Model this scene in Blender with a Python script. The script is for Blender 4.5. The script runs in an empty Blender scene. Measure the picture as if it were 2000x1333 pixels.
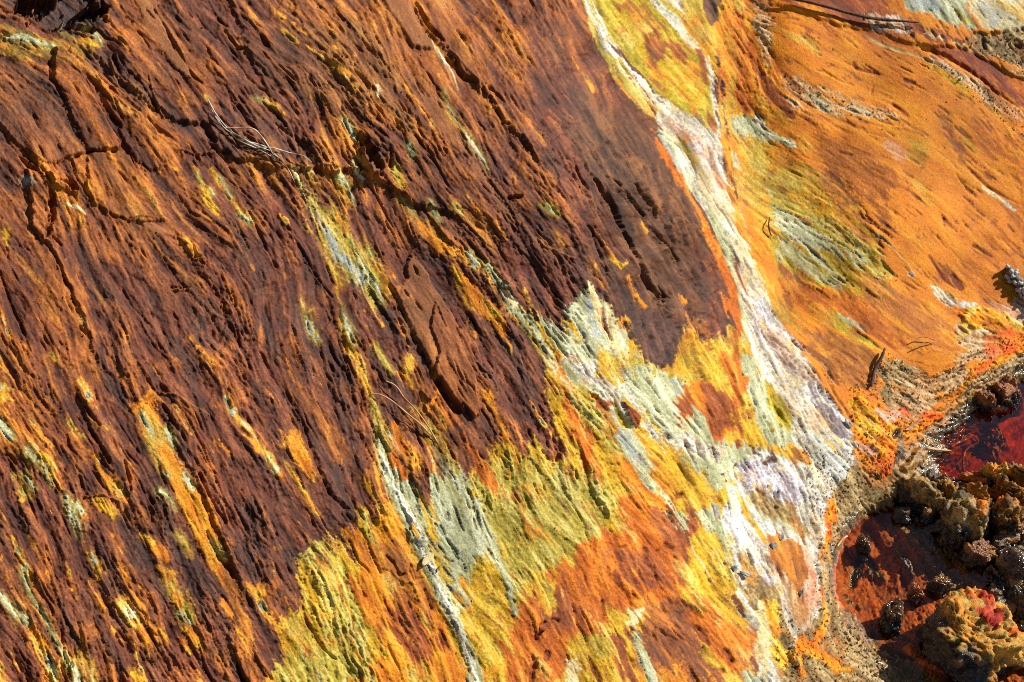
import bpy, bmesh, math, random
import numpy as np
from mathutils import Vector, Matrix, noise as mnoise
random.seed(7)
sc = bpy.context.scene
COL = sc.collection

# ------------------------------------------------------------------ camera, light, exposure
CAM_D, PITCH, HALF = 3.6, math.radians(45), 0.2778
CF = np.array([0, math.cos(PITCH), -math.sin(PITCH)]); CU = np.array([0, math.sin(PITCH), math.cos(PITCH)])
CR = np.array([1.0, 0, 0]); CP = -CF * CAM_D
cam = bpy.data.cameras.new('camera'); camo = bpy.data.objects.new('camera', cam); COL.objects.link(camo)
camo.location = CP; camo.rotation_euler = (math.pi/2 - PITCH, 0, 0)
cam.sensor_width = 36; cam.lens = 18 / HALF; cam.clip_end = 200; cam.clip_start = .05
cam.dof.use_dof = True; cam.dof.focus_distance = 2.65; cam.dof.aperture_fstop = 22
sc.camera = camo
SUN_EL, SUN_AZ = math.radians(33), math.atan2(0.42, 0.91)       # direction towards the sun, from +X
S = Vector((math.cos(SUN_EL)*math.cos(SUN_AZ), math.cos(SUN_EL)*math.sin(SUN_AZ), math.sin(SUN_EL)))
world = bpy.data.worlds.new('World'); sc.world = world; world.use_nodes = True
nt = world.node_tree; bg = nt.nodes['Background']
sky = nt.nodes.new('ShaderNodeTexSky'); sky.sky_type = 'NISHITA'; sky.sun_disc = False
sky.sun_elevation = SUN_EL; sky.sun_rotation = math.pi/2 - SUN_AZ
sky.air_density = 1.0; sky.dust_density = 1.0
nt.links.new(sky.outputs[0], bg.inputs[0]); bg.inputs[1].default_value = 0.05
sun = bpy.data.lights.new('sun', 'SUN'); suno = bpy.data.objects.new('sun', sun); COL.objects.link(suno)
sun.energy = 4.6; sun.angle = math.radians(.5); sun.color = (1, .95, .87)
suno.rotation_euler = S.to_track_quat('Z', 'Y').to_euler(); suno.location = S * 6
sc.view_settings.view_transform = 'Standard'; sc.view_settings.look = 'None'
sc.cycles.diffuse_bounces = 1; sc.cycles.use_denoising = False; sc.cycles.filter_width = 1.05; sc.cycles.sample_clamp_indirect = 3; sc.cycles.transparent_max_bounces = 12
sc.view_settings.exposure = 0.38; sc.view_settings.gamma = 1.0

# ------------------------------------------------------------------ base shape of the place (metres; about 1 mm per photo pixel)
def ray(px, py):
    px = np.asarray(px, float); py = np.asarray(py, float)
    return (CF + np.multiply.outer((px-1000)/1000*HALF, CR) + np.multiply.outer((666.5-py)/1000*HALF, CU))
PL = (-.55, .45, .723)                                         # the big face dips to the right and towards us
def plane_z(px, py):
    d = ray(px, py); a, b, c = PL
    t = (a*CP[0] + b*CP[1] + c - CP[2]) / (d[..., 2] - a*d[..., 0] - b*d[..., 1])
    return CP[2] + t*d[..., 2]
ZC = [(x, y, float(plane_z(x, y))) for x, y in
      [(-600,-500),(-600,700),(-600,1800),(0,0),(0,666),(0,1333),(450,-350),(500,300),(500,1000),(600,1700),(950,0),(900,600),(900,1200),(1150,0),(1250,350),(1250,800),(1200,1250)]]
ZC += [(1400,-300,.58),(1400,0,.465),(1405,200,.372),(1430,350,.303),(1480,520,.228),(1560,680,.172),(1640,850,.095),
       (1380,420,.36),(1430,600,.26),(1480,750,.20),(1450,900,.165),(1480,1100,.125),(1500,1333,.10),(1560,1000,.095),(1560,1200,.07),(1500,1700,.10),
       (1530,100,.392),(1545,220,.328),(1600,0,.435),(1800,-100,.46),(1700,180,.325),(1850,60,.37),(2000,60,.345),(2000,-300,.45),(2400,-100,.32),(1900,200,.285),(2000,250,.24),(1560,350,.262),
       (1750,420,.218),(1900,430,.182),(2000,420,.16),(1650,560,.172),(1800,580,.142),(1950,560,.115),(1720,700,.12),(1820,690,.095),(1900,650,.085),(1990,610,.08),
       (2300,500,.08),(1750,780,.07),(1850,770,.04),(1950,730,.03),(2000,700,.03),(2300,650,.04),
       (1700,900,.055),(1620,960,.07),(1640,1080,.02),(1610,1200,.04),(1640,1300,.05),(1780,860,.035),(1800,900,.02),(1880,800,.012),(1700,1320,.012),(1800,960,.02),
       (1700,1050,-.01),(1760,1120,-.012),(1680,1180,-.006),(1800,1250,-.02),(1900,880,-.04),(1980,830,-.04),(1900,1100,-.01),(2000,1200,-.02),(1980,960,.0),(1900,960,.0),
       (2000,1400,-.02),(2500,1000,-.03),(2500,1800,-.03),(1800,1800,0)]
ZC = np.array(ZC)
def tps_fit(P):
    n = len(P); xy = P[:, :2]/1000; r2 = ((xy[:, None]-xy[None])**2).sum(-1)
    K = .5*r2*np.log(r2+1e-12); K += np.eye(n)*2e-4
    A = np.zeros((n+3, n+3)); A[:n, :n] = K; A[:n, n] = 1; A[:n, n+1:] = xy; A[n, :n] = 1; A[n+1:, :n] = xy.T
    b = np.zeros(n+3); b[:n] = P[:, 2]; return np.linalg.solve(A, b)
ZW = tps_fit(ZC)
def z_base(px, py):
    x = np.asarray(px, float)/1000; y = np.asarray(py, float)/1000; n = len(ZC)
    o = ZW[n] + ZW[n+1]*x + ZW[n+2]*y
    for k in range(n):
        r2 = (x-ZC[k, 0]/1000)**2 + (y-ZC[k, 1]/1000)**2
        o = o + ZW[k]*.5*r2*np.log(r2+1e-12)
    return o
def at_z(px, py, z):
    d = ray(px, py); t = (z-CP[2])/d[..., 2]; return CP + t[..., None]*d
def at(px, py, lift=0.0):
    """a point of the ground that shows at this place of the photograph, lifted along z"""
    z = surf_z(px, py)
    p = at_z(np.array([px]), np.array([py]), np.array([z]))[0]
    return Vector(p) + Vector((0, 0, lift))

# ------------------------------------------------------------------ fields on a grid
def smooth01(a, b, x):
    t = np.clip((x-a)/(b-a), 0, 1); return t*t*(3-2*t)
def cubic_up(g, h, w, sy, sx):
    y = np.arange(h)*sy; x = np.arange(w)*sx
    def wts(f): 
        return [(-f**3+3*f*f-3*f+1)/6, (3*f**3-6*f*f+4)/6, (-3*f**3+3*f*f+3*f+1)/6, f**3/6]
    yi = y.astype(int); wy = wts(y-yi); xi = x.astype(int); wx = wts(x-xi)
    t = sum(wy[k][:, None]*g[yi+k] for k in range(4)); return sum(wx[k][None]*t[:, xi+k] for k in range(4))
FA = [(100,60,33),(40,40,27),(250,80,52),(380,120,54),(200,250,58),(100,400,64),(300,330,56),(550,50,51),(520,280,45),(700,200,58),(820,40,60),(900,250,57),(1000,100,58),
      (1000,400,52),(1100,400,59),(1200,400,59),(1300,500,58),(1350,600,62),(1300,350,62),(1250,660,80),(1330,680,76),(640,450,66),(600,350,62),(660,600,76),(700,720,70),(740,850,76),(800,1000,65),
      (900,1200,64),(300,800,60),(400,1050,66),(50,600,63),(50,1100,64),(120,1250,66),(250,1200,60),(600,800,62),(600,1000,60),(850,550,62),(880,720,62),(950,850,60),(1050,700,62),(1020,900,66),
      (1120,680,55),(1200,750,52),(1180,900,60),(1280,850,48),(1300,980,56),(1380,900,45),(1400,1000,62),(1440,1100,62),(1050,1050,66),(1200,1100,68),(1100,1200,66),(1350,1200,50),(1450,1280,55),(1280,1280,58),(1000,1250,62),(600,1250,64),
      (1170,50,60),(1250,150,50),(1320,80,48),(1350,230,44),(1300,200,52),(1400,60,68),(1410,200,78),(1360,380,62),(1410,480,68),(1440,600,74),(1460,700,74),(1420,330,68),(1480,120,72),
      (1500,30,20),(1600,120,22),(1700,150,28),(1560,200,24),(1650,240,20),(1550,300,24),(1500,400,38),(1600,450,30),(1720,500,38),(1700,330,33),(1850,200,40),(1900,300,42),(1950,420,42),(1850,450,40),
      (1800,560,40),(1600,600,40),(1700,650,42),(1550,650,56),(1620,780,54),(1500,520,58),(1530,800,66),(1950,80,45),(1820,20,60),(1400,750,60),(1420,830,62),(1540,920,55),(1500,1050,52),(1560,1100,78),(1600,1000,75),(1620,1200,85),
      (1750,830,40),(1900,780,-35),(1750,1100,60),(1900,1000,35),(1900,1220,40),(1700,1300,40)]
class G: pass
def make_fields(x0, y0, x1, y1, sp, seed):
    g = G(); g.sp = sp; g.x0, g.y0 = x0, y0
    g.w = int((x1-x0)/sp)+1; g.h = int((y1-y0)/sp)+1
    g.xs = (x0+np.arange(g.w)*sp).astype(np.float32); g.ys = (y0+np.arange(g.h)*sp).astype(np.float32)
    g.X, g.Y = np.meshgrid(g.xs, g.ys)
    rng = np.random.default_rng(seed)
    def noise(s):
        s = max(s/sp, 1.0); f = 1/s
        return cubic_up(rng.standard_normal((int(g.h*f)+5, int(g.w*f)+5)).astype(np.float32), g.h, g.w, f, f).astype(np.float32)
    def nrm(a): return (a-a.mean())/(a.std()+1e-9)
    g.noise = lambda s: nrm(noise(s))
    # flow angle
    k = 12 if sp < 4 else 3
    xs = np.linspace(x0, x1, g.w//k+2); ys = np.linspace(y0, y1, g.h//k+2); XX, YY = np.meshgrid(xs, ys)
    sw = 0; c = 0; s = 0
    for (a, b, an) in FA:
        wgt = 1/(((XX-a)**2+(YY-b)**2)+30**2)**1.9; an = math.radians(an)
        c = c + wgt*math.cos(2*an); s = s + wgt*math.sin(2*an)
    n = np.hypot(c, s); c, s = c/n, s/n
    pad = lambda q: np.pad(q, ((1, 4), (1, 4)), mode='edge')
    fy = (len(ys)-1)/(g.h-1); fx = (len(xs)-1)/(g.w-1)
    c = cubic_up(pad(c), g.h, g.w, fy, fx); s = cubic_up(pad(s), g.h, g.w, fy, fx)
    ang = .5*np.arctan2(s, c) + .10*g.noise(60) + .05*g.noise(22)
    g.ang = ang.astype(np.float32); ux = np.cos(ang).astype(np.float32); uy = np.sin(ang).astype(np.float32)
    gx, gy = np.meshgrid(np.arange(g.w, dtype=np.float32), np.arange(g.h, dtype=np.float32))
    def lic(src, L, step):
        """smear a noise along the foliation"""
        step = max(step/sp, .7); n = max(int(L/sp/step), 1); acc = src.copy(); tot = 1.0
        for sg in (1, -1):
            x = gx.copy(); y = gy.copy()
            for i in range(n):
                xi = np.clip(x+.5, 0, g.w-1).astype(np.int32); yi = np.clip(y+.5, 0, g.h-1).astype(np.int32)
                q = yi*g.w+xi
                x += sg*step*ux.ravel()[q]; y += sg*step*uy.ravel()[q]
                xc = np.clip(x, 0, g.w-1.001); yc = np.clip(y, 0, g.h-1.001)
                xi = xc.astype(np.int32); yi = yc.astype(np.int32); fx_ = xc-xi; fy_ = yc-yi; q = yi*g.w+xi; r = src.ravel()
                v = (r[q]*(1-fx_)+r[q+1]*fx_)*(1-fy_) + (r[q+g.w]*(1-fx_)+r[q+g.w+1]*fx_)*fy_
                wg = .5+.5*math.cos(math.pi*(i+1)/(n+1)); acc += wg*v; tot += wg
        return nrm(acc)
    g.i1 = g.noise(2.2); g.i2 = g.noise(7); g.i3 = g.noise(26); g.i4 = g.noise(80)
    g.l1 = lic(g.noise(2), 26, 2); g.l2 = lic(g.noise(4.5), 60, 4); g.l3 = lic(g.noise(11), 100, 9); g.l4 = lic(g.noise(28), 130, 20)
    g.m1 = lic(g.noise(2.6), 30, 2.4); g.m2 = lic(g.noise(6.5), 60, 5); g.m3 = lic(g.noise(17), 95, 10)
    g.edge = (.40*g.m3+.42*g.m2+.40*g.m1+.22*g.i1+.16*g.i3)      # ragged, flame-like edges along the foliation
    # flakes of schist: thin elongated scales lying over each other
    H = np.zeros((g.h, g.w), np.float32); T = np.zeros((g.h, g.w), np.float32)
    N = int(13000*((x1-x0)*(y1-y0))/(2200*1500)) if sp < 4 else 2500
    wob = g.m2*.16+g.i2*.10+g.m1*.10
    for k in range(N):
        cx = rng.uniform(x0, x1); cy = rng.uniform(y0, y1); big = rng.random()**3
        L = 11+95*big*rng.uniform(.6, 1.2); Wd = (3+15*big)*rng.uniform(.5, 1.4)
        R = int(L/sp)+2; j = int((cx-x0)/sp); i = int((cy-y0)/sp)
        i0, i1, j0, j1 = max(i-R, 0), min(i+R, g.h), max(j-R, 0), min(j+R, g.w)
        if i1-i0 < 3 or j1-j0 < 3: continue
        a = float(g.ang[min(i, g.h-1), min(j, g.w-1)])
        dx = g.X[i0:i1, j0:j1]-cx; dy = g.Y[i0:i1, j0:j1]-cy
        u = (dx*math.cos(a)+dy*math.sin(a))/L; v = (-dx*math.sin(a)+dy*math.cos(a))/Wd
        k1, k2, sk = rng.uniform(1.0, 2.4), rng.uniform(1.0, 2.2), rng.uniform(-.5, .5)
        d = np.abs(u+sk*v)**k1 + np.abs(v)**k2 + wob[i0:i1, j0:j1]
        m = smooth01(1.0, .90, d); th = (.55+1.7*big)*rng.uniform(.4, 1.2)
        s1 = rng.uniform(.2, 1.0)                            # thick, sharp lip on the lower left; feathering out to the upper right
        H[i0:i1, j0:j1] += m*th*np.clip(.55+s1*.55*np.clip(v, -1, 1)+.2*u, 0, 1.3)
        T[i0:i1, j0:j1] = T[i0:i1, j0:j1]*(1-m) + m*rng.normal()
    g.flake = H-H.mean(); g.tone = nrm(T); g.crk = .55*g.noise(10)+.35*g.noise(4.5)+.25*g.i1
    return g
def terr(f, n, sharp=.30):
    s = f*n; b = np.floor(s); return (b + smooth01(1-sharp, 1, s-b))/n

def srgb(*c):
    c = np.array(c, float)/255; return np.where(c <= .04045, c/12.92, ((c+.055)/1.055)**2.4)
#   class: three colours, relief, grain, wetness, pits
CLS = {
 'maroon': ([(64,28,14),(106,52,28),(150,84,50)], 1.0, .8, .22, .0),
 'purple': ([(46,26,17),(76,43,30),(110,70,50)], 1.0, .9, .24, .0),
 'taupe': ([(60,36,20),(92,57,33),(126,84,50)], 1.0, .7, .2, .0),
 'rust': ([(92,46,8),(140,72,14),(190,110,34)], .85, .7, .25, .0),
 'amber': ([(120,66,8),(168,96,14),(208,138,40)], .7, .7, .22, .0),
 'smooth': ([(122,70,30),(152,92,44),(180,116,66)], .35, .6, .22, .0),
 'gsmooth': ([(64,36,20),(98,58,34),(134,86,52)], .9, .8, .22, .0),
 'orange': ([(186,98,6),(218,134,14),(240,168,44)], .6, .8, .15, .25),
 'ramp': ([(190,98,4),(224,132,8),(242,162,30)], .25, .5, .18, .18),
 'dorange': ([(156,74,6),(194,100,12),(224,134,34)], .8, .9, .15, .25),
 'brick': ([(112,52,18),(146,74,30),(178,102,50)], .75, .9, .15, .2),
 'yellow': ([(178,130,14),(210,164,34),(228,190,80)], .8, 1.0, .12, .25),
 'olive':   ([(128,108,10),(168,148,26),(198,180,62)], .9, 1.0, .15, .8),
 'ygreen': ([(146,130,40),(182,162,64),(208,192,108)], 1.0, 1.0, .12, .3),
 'pale': ([(142,142,100),(182,184,142),(214,214,176)], .6, .8, .10, 1.0),
 'bluegrey': ([(140,148,140),(178,184,172),(208,212,200)], .55, .7, .10, .7),
 'cream': ([(196,170,112),(226,206,150),(246,234,196)], .6, .9, .10, .5),
 'white': ([(164,152,130),(216,206,186),(248,244,234)], .9, 1.6, .08, 1.0),
 'lilac': ([(140,126,128),(200,192,196),(244,240,242)], .9, 1.8, .08, 1.0),
 'pink':    ([(196,130,92),(222,172,140),(240,208,186)], .6, 1.3, .08, .6),
 'tan':     ([(168,122,72),(204,162,108),(228,196,150)], .8, 1.5, .10, .9),
 'sand': ([(112,88,44),(156,126,72),(196,166,112)], .8, 1.9, .22, 1.0),
 'crustor': ([(216,104,6),(244,140,10),(252,178,40)], .7, 1.7, .10, .5),
 'redor':   ([(206,64,8),(236,92,14),(248,128,40)], .7, 1.7, .12, .4),
 'crustye': ([(208,156,24),(238,190,52),(248,216,104)], .7, 1.7, .10, .6),
 'dred': ([(106,42,10),(146,64,14),(184,94,26)], .5, .9, .20, .2),
 'mud':     ([(62,46,22),(104,82,42),(150,124,72)], .7, 2.2, .85, .5),
 'darkmud': ([(14,10,6),(30,22,12),(60,44,24)], .9, 3.0, .95, .0),
 'ochre':   ([(110,72,20),(156,108,34),(196,146,60)], .8, 2.4, .60, .4),
 'silt': ([(112,50,6),(160,72,6),(192,94,12)], .7, 2.4, .3, .0),
 'siltdk': ([(36,22,8),(68,42,14),(108,68,26)], .8, 2.4, .7, .0),
 'redbed': ([(112,34,0),(160,52,0),(196,74,4)], .4, 1.3, .4, .0),
 'black':   ([(20,14,10),(34,24,18),(52,38,28)], .8, .8, .40, .0),
}
CLS = {k: (np.array([srgb(*c) for c in v[0]]),)+v[1:] for k, v in CLS.items()}
def parse(s):
    return np.array([[float(q) for q in p.split(',')] for p in s.split()])
def win(g, P, m):
    j0 = int((P[:, 0].min()-m-g.x0)/g.sp); j1 = int((P[:, 0].max()+m-g.x0)/g.sp)+2
    i0 = int((P[:, 1].min()-m-g.y0)/g.sp); i1 = int((P[:, 1].max()+m-g.y0)/g.sp)+2
    j0, i0 = max(j0, 0), max(i0, 0); j1, i1 = min(j1, g.w), min(i1, g.h)
    return None if (i1-i0 < 2 or j1-j0 < 2) else (slice(i0, i1), slice(j0, j1))
def sdf_poly(X, Y, P):
    d = np.full(X.shape, 1e9, np.float32); ins = np.zeros(X.shape, bool); n = len(P)
    for k in range(n):
        ax, ay = P[k]; bx, by = P[(k+1) % n]; ex, ey = bx-ax, by-ay
        t = np.clip(((X-ax)*ex+(Y-ay)*ey)/(ex*ex+ey*ey+1e-9), 0, 1)
        d = np.minimum(d, (X-ax-t*ex)**2+(Y-ay-t*ey)**2)
        if ay != by:
            c = ((ay > Y) != (by > Y)) & (X < (bx-ax)*(Y-ay)/(by-ay)+ax); ins ^= c
    d = np.sqrt(d); return np.where(ins, d, -d)                 # positive inside
def sdf_line(X, Y, P):
    best = np.full(X.shape, -1e9, np.float32)
    for k in range(len(P)-1):
        ax, ay, aw = P[k]; bx, by, bw = P[k+1]; ex, ey = bx-ax, by-ay
        t = np.clip(((X-ax)*ex+(Y-ay)*ey)/(ex*ex+ey*ey+1e-9), 0, 1)
        best = np.maximum(best, (aw+(bw-aw)*t)/2 - np.hypot(X-ax-t*ex, Y-ay-t*ey))
    return best
FEATS = []
def Pg(cls, pts, n=10, soft=2.5, h=0, hs=None, op=1.0, pid=None, rid=None, rel=None, wet=None, zt=None):
    FEATS.append(('P', cls, parse(pts), n, soft, h, hs, op, pid, rid, rel, wet, zt))
def Ln(cls, pts, n=4, soft=2, h=0, hs=None, op=1.0, pid=None, rid=None, rel=None, wet=None, zt=None):
    FEATS.append(('L', cls, parse(pts), n, soft, h, hs, op, pid, rid, rel, wet, zt))
# ------------------------------------------------------------------ what lies where (traced in photograph pixels, laid on the ground)
B = -1600; E = 3600
RUST = [(50,60,.5),(250,60,.55),(130,230,.65),(60,250,.40),(300,300,.8),(200,350,.65),(80,430,.5),(100,560,.8),(250,500,.45),(350,400,.65),(450,300,.65),(430,450,.5),(300,650,.3),(100,700,.65),(60,800,.7),(150,850,.65),(250,780,.3),
 (400,800,.2),(350,1000,.25),(200,1150,.35),(60,1000,.25),(60,1250,.35),(500,100,.5),(600,200,.45),(620,60,.7),(750,100,.85),(820,250,.7),(700,300,.4),(900,50,.85),(960,150,.75),(1000,80,.9),(1040,100,.6),(950,330,.6),(1020,420,.7),(850,330,.6),
 (1100,100,.25),(1150,200,.22),(1250,350,.1),(1100,300,.35),(1150,450,.1),(1200,550,.08),(1050,540,.3),(1090,480,.5),(700,420,.65),(780,480,.5),(850,600,.45),(560,500,.3),(600,620,.25),(650,750,.35),(550,800,.2),(600,950,.3),(500,950,.2),
 (700,950,.3),(900,650,.35),(1000,650,.08),(850,720,.5),(1050,750,.08),(950,850,.6),(0,-300,.5),(900,-300,.7),(-300,800,.5),(300,1500,.4),(900,1500,.7)]
SPECK = [(50,900,.75),(150,950,.75),(100,1200,.85),(300,1150,.65),(400,1100,.45),(450,1300,.6),(250,900,.35),(550,900,.3),(0,1300,.8),(300,1000,.4),(600,1100,.6),(200,1250,.7),(0,0,-.4),(500,300,-.1),(300,600,-.2),(500,700,.0),(1000,200,-.3),(1200,400,-.5),
 (800,450,.25),(700,500,.3),(950,500,.3),(1100,600,.25),(1200,560,.1),(900,1000,.3),(700,950,.3),(850,250,.1),(650,330,.1),(420,360,.2),(-300,1200,.6),(1000,-300,-.3)]
# --- the far side: orange slab, bank beyond it, crusts, stream
Pg('ramp', '1404,-1500 3600,-1500 3600,700 2000,690 1900,760 1830,820 1740,900 1650,905 1560,760 1475,600 1440,420 1425,300 1410,200', n=6, rid='rock_slab')
Pg('orange', '1395,-60 1480,-20 1500,60 1530,200 1560,330 1500,380 1440,330 1415,200', n=14)
Pg('dorange', '1432,90 1470,70 1482,130 1460,180 1490,230 1480,250 1440,220 1428,150', n=10)
Pg('tan', '1468,0 1500,10 1502,110 1486,150 1478,90', n=8)
Ln('brick', '1490,150,10 1510,190,22 1535,215,14 1545,240,6', n=6)
Ln('dorange', '1450,20,8 1440,70,14 1436,120,10', n=6)
Pg('yellow', '1420,60 1440,90 1432,160 1445,220 1420,210', n=8)
Pg('dred', '1500,-60 1745,-60 1770,20 1850,60 1885,95 1850,100 1790,82 1700,62 1600,30 1500,4', n=7, rid='rocky_bank')
Pg('ramp', '1725,-60 1760,-60 1775,22 1830,45 1880,75 1868,84 1810,62 1765,42 1735,15', n=6)
Pg('pale', '1748,-300 1900,-300 1890,20 1912,62 1860,52 1800,28 1765,22', n=6, rid='rocky_bank')
Pg('bluegrey', '1765,-50 1815,-50 1832,14 1815,28 1780,18', n=6)
Pg('olive', '1855,20 1872,15 1900,45 1912,62 1880,45', n=5, op=.8)
Pg('cream', '1868,-600 3600,-600 3600,60 2020,100 1960,72 1912,62 1888,20', n=5, rid='rocky_bank')
Pg('yellow', '1930,0 1950,8 2010,30 2040,70 1985,50', n=5, op=.7)
Pg('sand', '1878,88 1905,66 1960,60 2060,80 2100,200 2000,148 1940,120 1895,106', n=8, h=-4, rid='rocky_bank')
Ln('darkmud', '1918,80,5 1921,98,4', n=2, h=-8)
Ln('tan', '1696,40,14 1730,44,20 1765,62,18 1800,66,14 1840,82,12 1880,100,10 1925,130,10 1990,155,14 2100,200,20', n=7, rel=1.2)
Ln('pink', '1700,38,10 1745,40,14 1765,50,10', n=5)
Ln('white', '1702,56,8 1728,66,7', n=4)
Ln('pink', '1745,62,5 1780,64,8', n=4)
Pg('dred', '1792,99 1850,93 1880,100 1920,122 1960,145 2040,180 2060,240 2000,226 1955,200 1905,160 1850,128 1815,112', n=4, h=-5, rel=.4)
Pg('dorange', '1925,118 1980,150 2060,170 2060,215 2000,200 1960,160', n=5)
Pg('tan', '1800,112 1850,130 1900,162 1950,200 2000,232 2060,260 2060,330 2000,262 1950,235 1890,190 1840,150 1795,125', n=6)
Ln('pink', '1812,116,10 1850,138,13 1880,158,6', n=5)
Ln('cream', '1694,74,5 1725,90,6 1750,100,8 1770,108,6 1800,118,4', n=2, pid='mineral_vein')
Ln('yellow', '1795,124,10 1830,145,13 1870,175,16 1905,205,14 1960,245,6', n=4, pid='mineral_vein')
Ln('dorange', '1690,66,14 1740,78,22 1800,100,10', n=6, op=.7)
Pg('tan', '1528,152 1570,160 1625,188 1690,215 1735,240 1700,246 1650,236 1605,222 1558,206 1540,186', n=10, op=.85)
Pg('pale', '1568,178 1600,190 1650,206 1700,226 1660,222 1600,212 1575,196', n=8, op=.55)
Ln('dorange', '1560,228,10 1640,240,14 1720,250,12 1790,262,6', n=6, op=.6)
Pg('brick', '1600,280 1680,290 1740,310 1760,350 1720,400 1680,395 1640,350 1600,325', n=16, op=.6)
Pg('rust', '1560,330 1620,330 1650,370 1690,420 1730,470 1760,500 1720,500 1670,460 1610,400 1570,370', n=14, op=.8)
Ln('pink', '1730,285,20 1755,310,26 1765,330,12', n=8, op=.45)
Ln('brick', '1735,380,12 1725,420,20 1735,428,12', n=8, op=.5)
Pg('olive', '1762,268 1800,278 1812,300 1808,325 1790,330 1770,305', n=8, op=.5)
Ln('yellow', '1790,360,30 1810,390,26 1825,380,10', n=8, op=.5)
Ln('brick', '1885,200,10 1895,240,18 1915,280,18 1935,310,6', n=8, op=.45)
Ln('olive', '1868,262,8 1885,285,12 1900,305,6', n=4, op=.5)
Pg('dorange', '1920,160 2100,280 2100,500 1990,480 1950,400 1990,380 1960,300', n=14, op=.55)
Pg('dorange', '1880,480 2050,480 2050,600 1960,600 1880,560', n=14, op=.45)
Ln('rust', '1835,245,18 1850,270,16 1870,300,6', n=8, op=.7)
for q in ('1665,125,4 1672,136,6 1690,142,4 1706,146,2', '1762,161,4 1780,168,6', '1835,256,4 1845,262,6 1853,274,3', '1700,186,3 1704,170,2', '1842,428,3 1844,440,3', '1905,478,10 1920,486,8 1940,500,4', '1865,535,8 1880,560,10 1870,545,10', '1740,208,4 1760,225,6 1768,232,3', '1712,242,3 1730,247,5 1740,250,2', '1830,460,2 1834,470,2', '1895,340,3 1930,368,5 1990,400,3', '1650,240,3 1665,250,4', '1575,350,5 1590,362,4', '1745,418,4 1747,424,2', '1815,500,3 1850,545,5 1870,560,2', '1640,300,3 1660,305,3', '1880,385,2 1900,400,3'):
    Ln('dred', q, n=2, h=-2.2)
Ln('cream', '1918,367,4 1935,378,6 1960,392,5 1982,410,6', n=3)
Ln('white', '1966,398,4 1980,408,6', n=3)
# green and yellow ground between the crevice and the orange slab
Pg('yellow', '1425,225 1475,215 1510,260 1545,330 1620,400 1700,450 1745,520 1735,545 1700,540 1640,560 1560,560 1500,500 1455,400 1430,300', n=12, op=.8)
Pg('olive', '1500,400 1560,420 1620,470 1680,520 1740,560 1720,600 1660,585 1600,560 1540,530 1505,480', n=12, op=.75)
Pg('ygreen', '1490,350 1540,375 1600,425 1660,455 1720,500 1760,540 1740,548 1690,520 1620,490 1550,445 1500,420', n=10, op=.85)
Pg('pale', '1505,400 1540,420 1590,452 1650,488 1700,512 1680,518 1620,492 1560,470 1515,440', n=8, op=.9, pid='mineral_vein')
Pg('pale', '1520,470 1560,480 1600,500 1645,550 1640,575 1600,540 1550,510 1520,495', n=9, op=.65)
Pg('pale', '1432,228 1460,226 1490,244 1520,275 1545,285 1500,280 1450,262 1434,250', n=7, pid='mineral_vein')
Ln('white', '1470,235,6 1490,250,9 1508,268,5', n=5)
Ln('pale', '1500,375,10 1512,392,6', n=3)
Pg('yellow', '1435,275 1490,280 1540,310 1590,335 1640,360 1690,420 1600,390 1530,350 1470,330', n=9, op=.7)
Pg('cream', '1430,298 1442,300 1455,330 1465,345 1452,342 1436,325', n=4, op=.8)
Ln('pale', '1703,455,3 1720,468,9 1745,490,9 1768,512,7 1783,530,4', n=2, h=1, pid='mineral_vein')
Ln('bluegrey', '1716,498,4 1735,515,5 1755,533,4', n=2)
Pg('white', '1753,534 1786,530 1790,539 1768,547', n=3, soft=1.5, h=1.5, pid='mineral_vein')
Pg('white', '1824,561 1834,560 1850,575 1872,590 1860,592 1838,580', n=5, op=.9, pid='mineral_vein')
Pg('dred', '1530,515 1555,520 1592,548 1598,565 1570,555 1540,535', n=9, op=.85)
Pg('dred', '1600,345 1640,350 1665,390 1650,400 1610,370', n=14, op=.6)
Pg('dorange', '1555,540 1620,560 1700,590 1760,640 1790,680 1740,690 1680,655 1620,615 1560,580', n=11, op=.85)
Pg('rust', '1700,545 1750,560 1800,600 1840,640 1800,650 1740,610 1700,580', n=12, op=.6)
Pg('olive', '1588,592 1630,605 1680,640 1735,680 1725,690 1680,668 1630,635 1600,612', n=5, op=.9)
Pg('pale', '1640,610 1670,622 1700,645 1685,645 1655,625', n=4, op=.8)
Pg('amber', '1585,640 1650,650 1720,690 1725,730 1705,760 1660,760 1620,720 1590,680', n=9, op=.9)
Pg('sand', '1720,678 1745,690 1790,710 1800,740 1820,800 1780,830 1740,800 1720,770 1732,735 1712,700', n=10)
Pg('tan', '1765,690 1800,712 1830,740 1830,800 1790,828 1750,800 1745,740 1790,745', n=10, rid='mineral_crust')
Pg('tan', '1815,740 1850,690 1890,690 1885,745 1850,770 1832,775', n=9, rid='mineral_crust')
Pg('cream', '1735,690 1770,705 1800,722 1790,728 1750,712', n=4, op=.7)
Pg('ramp', '1770,662 1850,655 1870,680 1860,730 1810,735 1780,705', n=9)
Pg('brick', '1790,640 1870,640 1878,690 1850,700 1800,680', n=12, op=.35)
Pg('tan', '1870,632 1900,625 1945,650 1960,690 1930,720 1890,700 1875,670', n=8, rid='mineral_crust')
Pg('pink', '1925,585 2000,590 2060,620 2060,660 2000,638 1960,620', n=9, op=.8)
Ln('cream', '1905,600,5 1935,605,4 1960,618,6 2000,640,8 2050,660,8', n=4, op=.6)
Pg('crustor', '1878,612 1900,600 1930,603 1975,628 2010,645 2100,690 2100,730 2000,700 1975,690 1955,705 1930,740 1900,750 1885,775 1850,785 1830,772 1860,765 1885,745 1895,715 1950,690 1955,660 1930,640 1900,640', n=8, h=3, rel=1.5, rid='mineral_crust')
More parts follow.
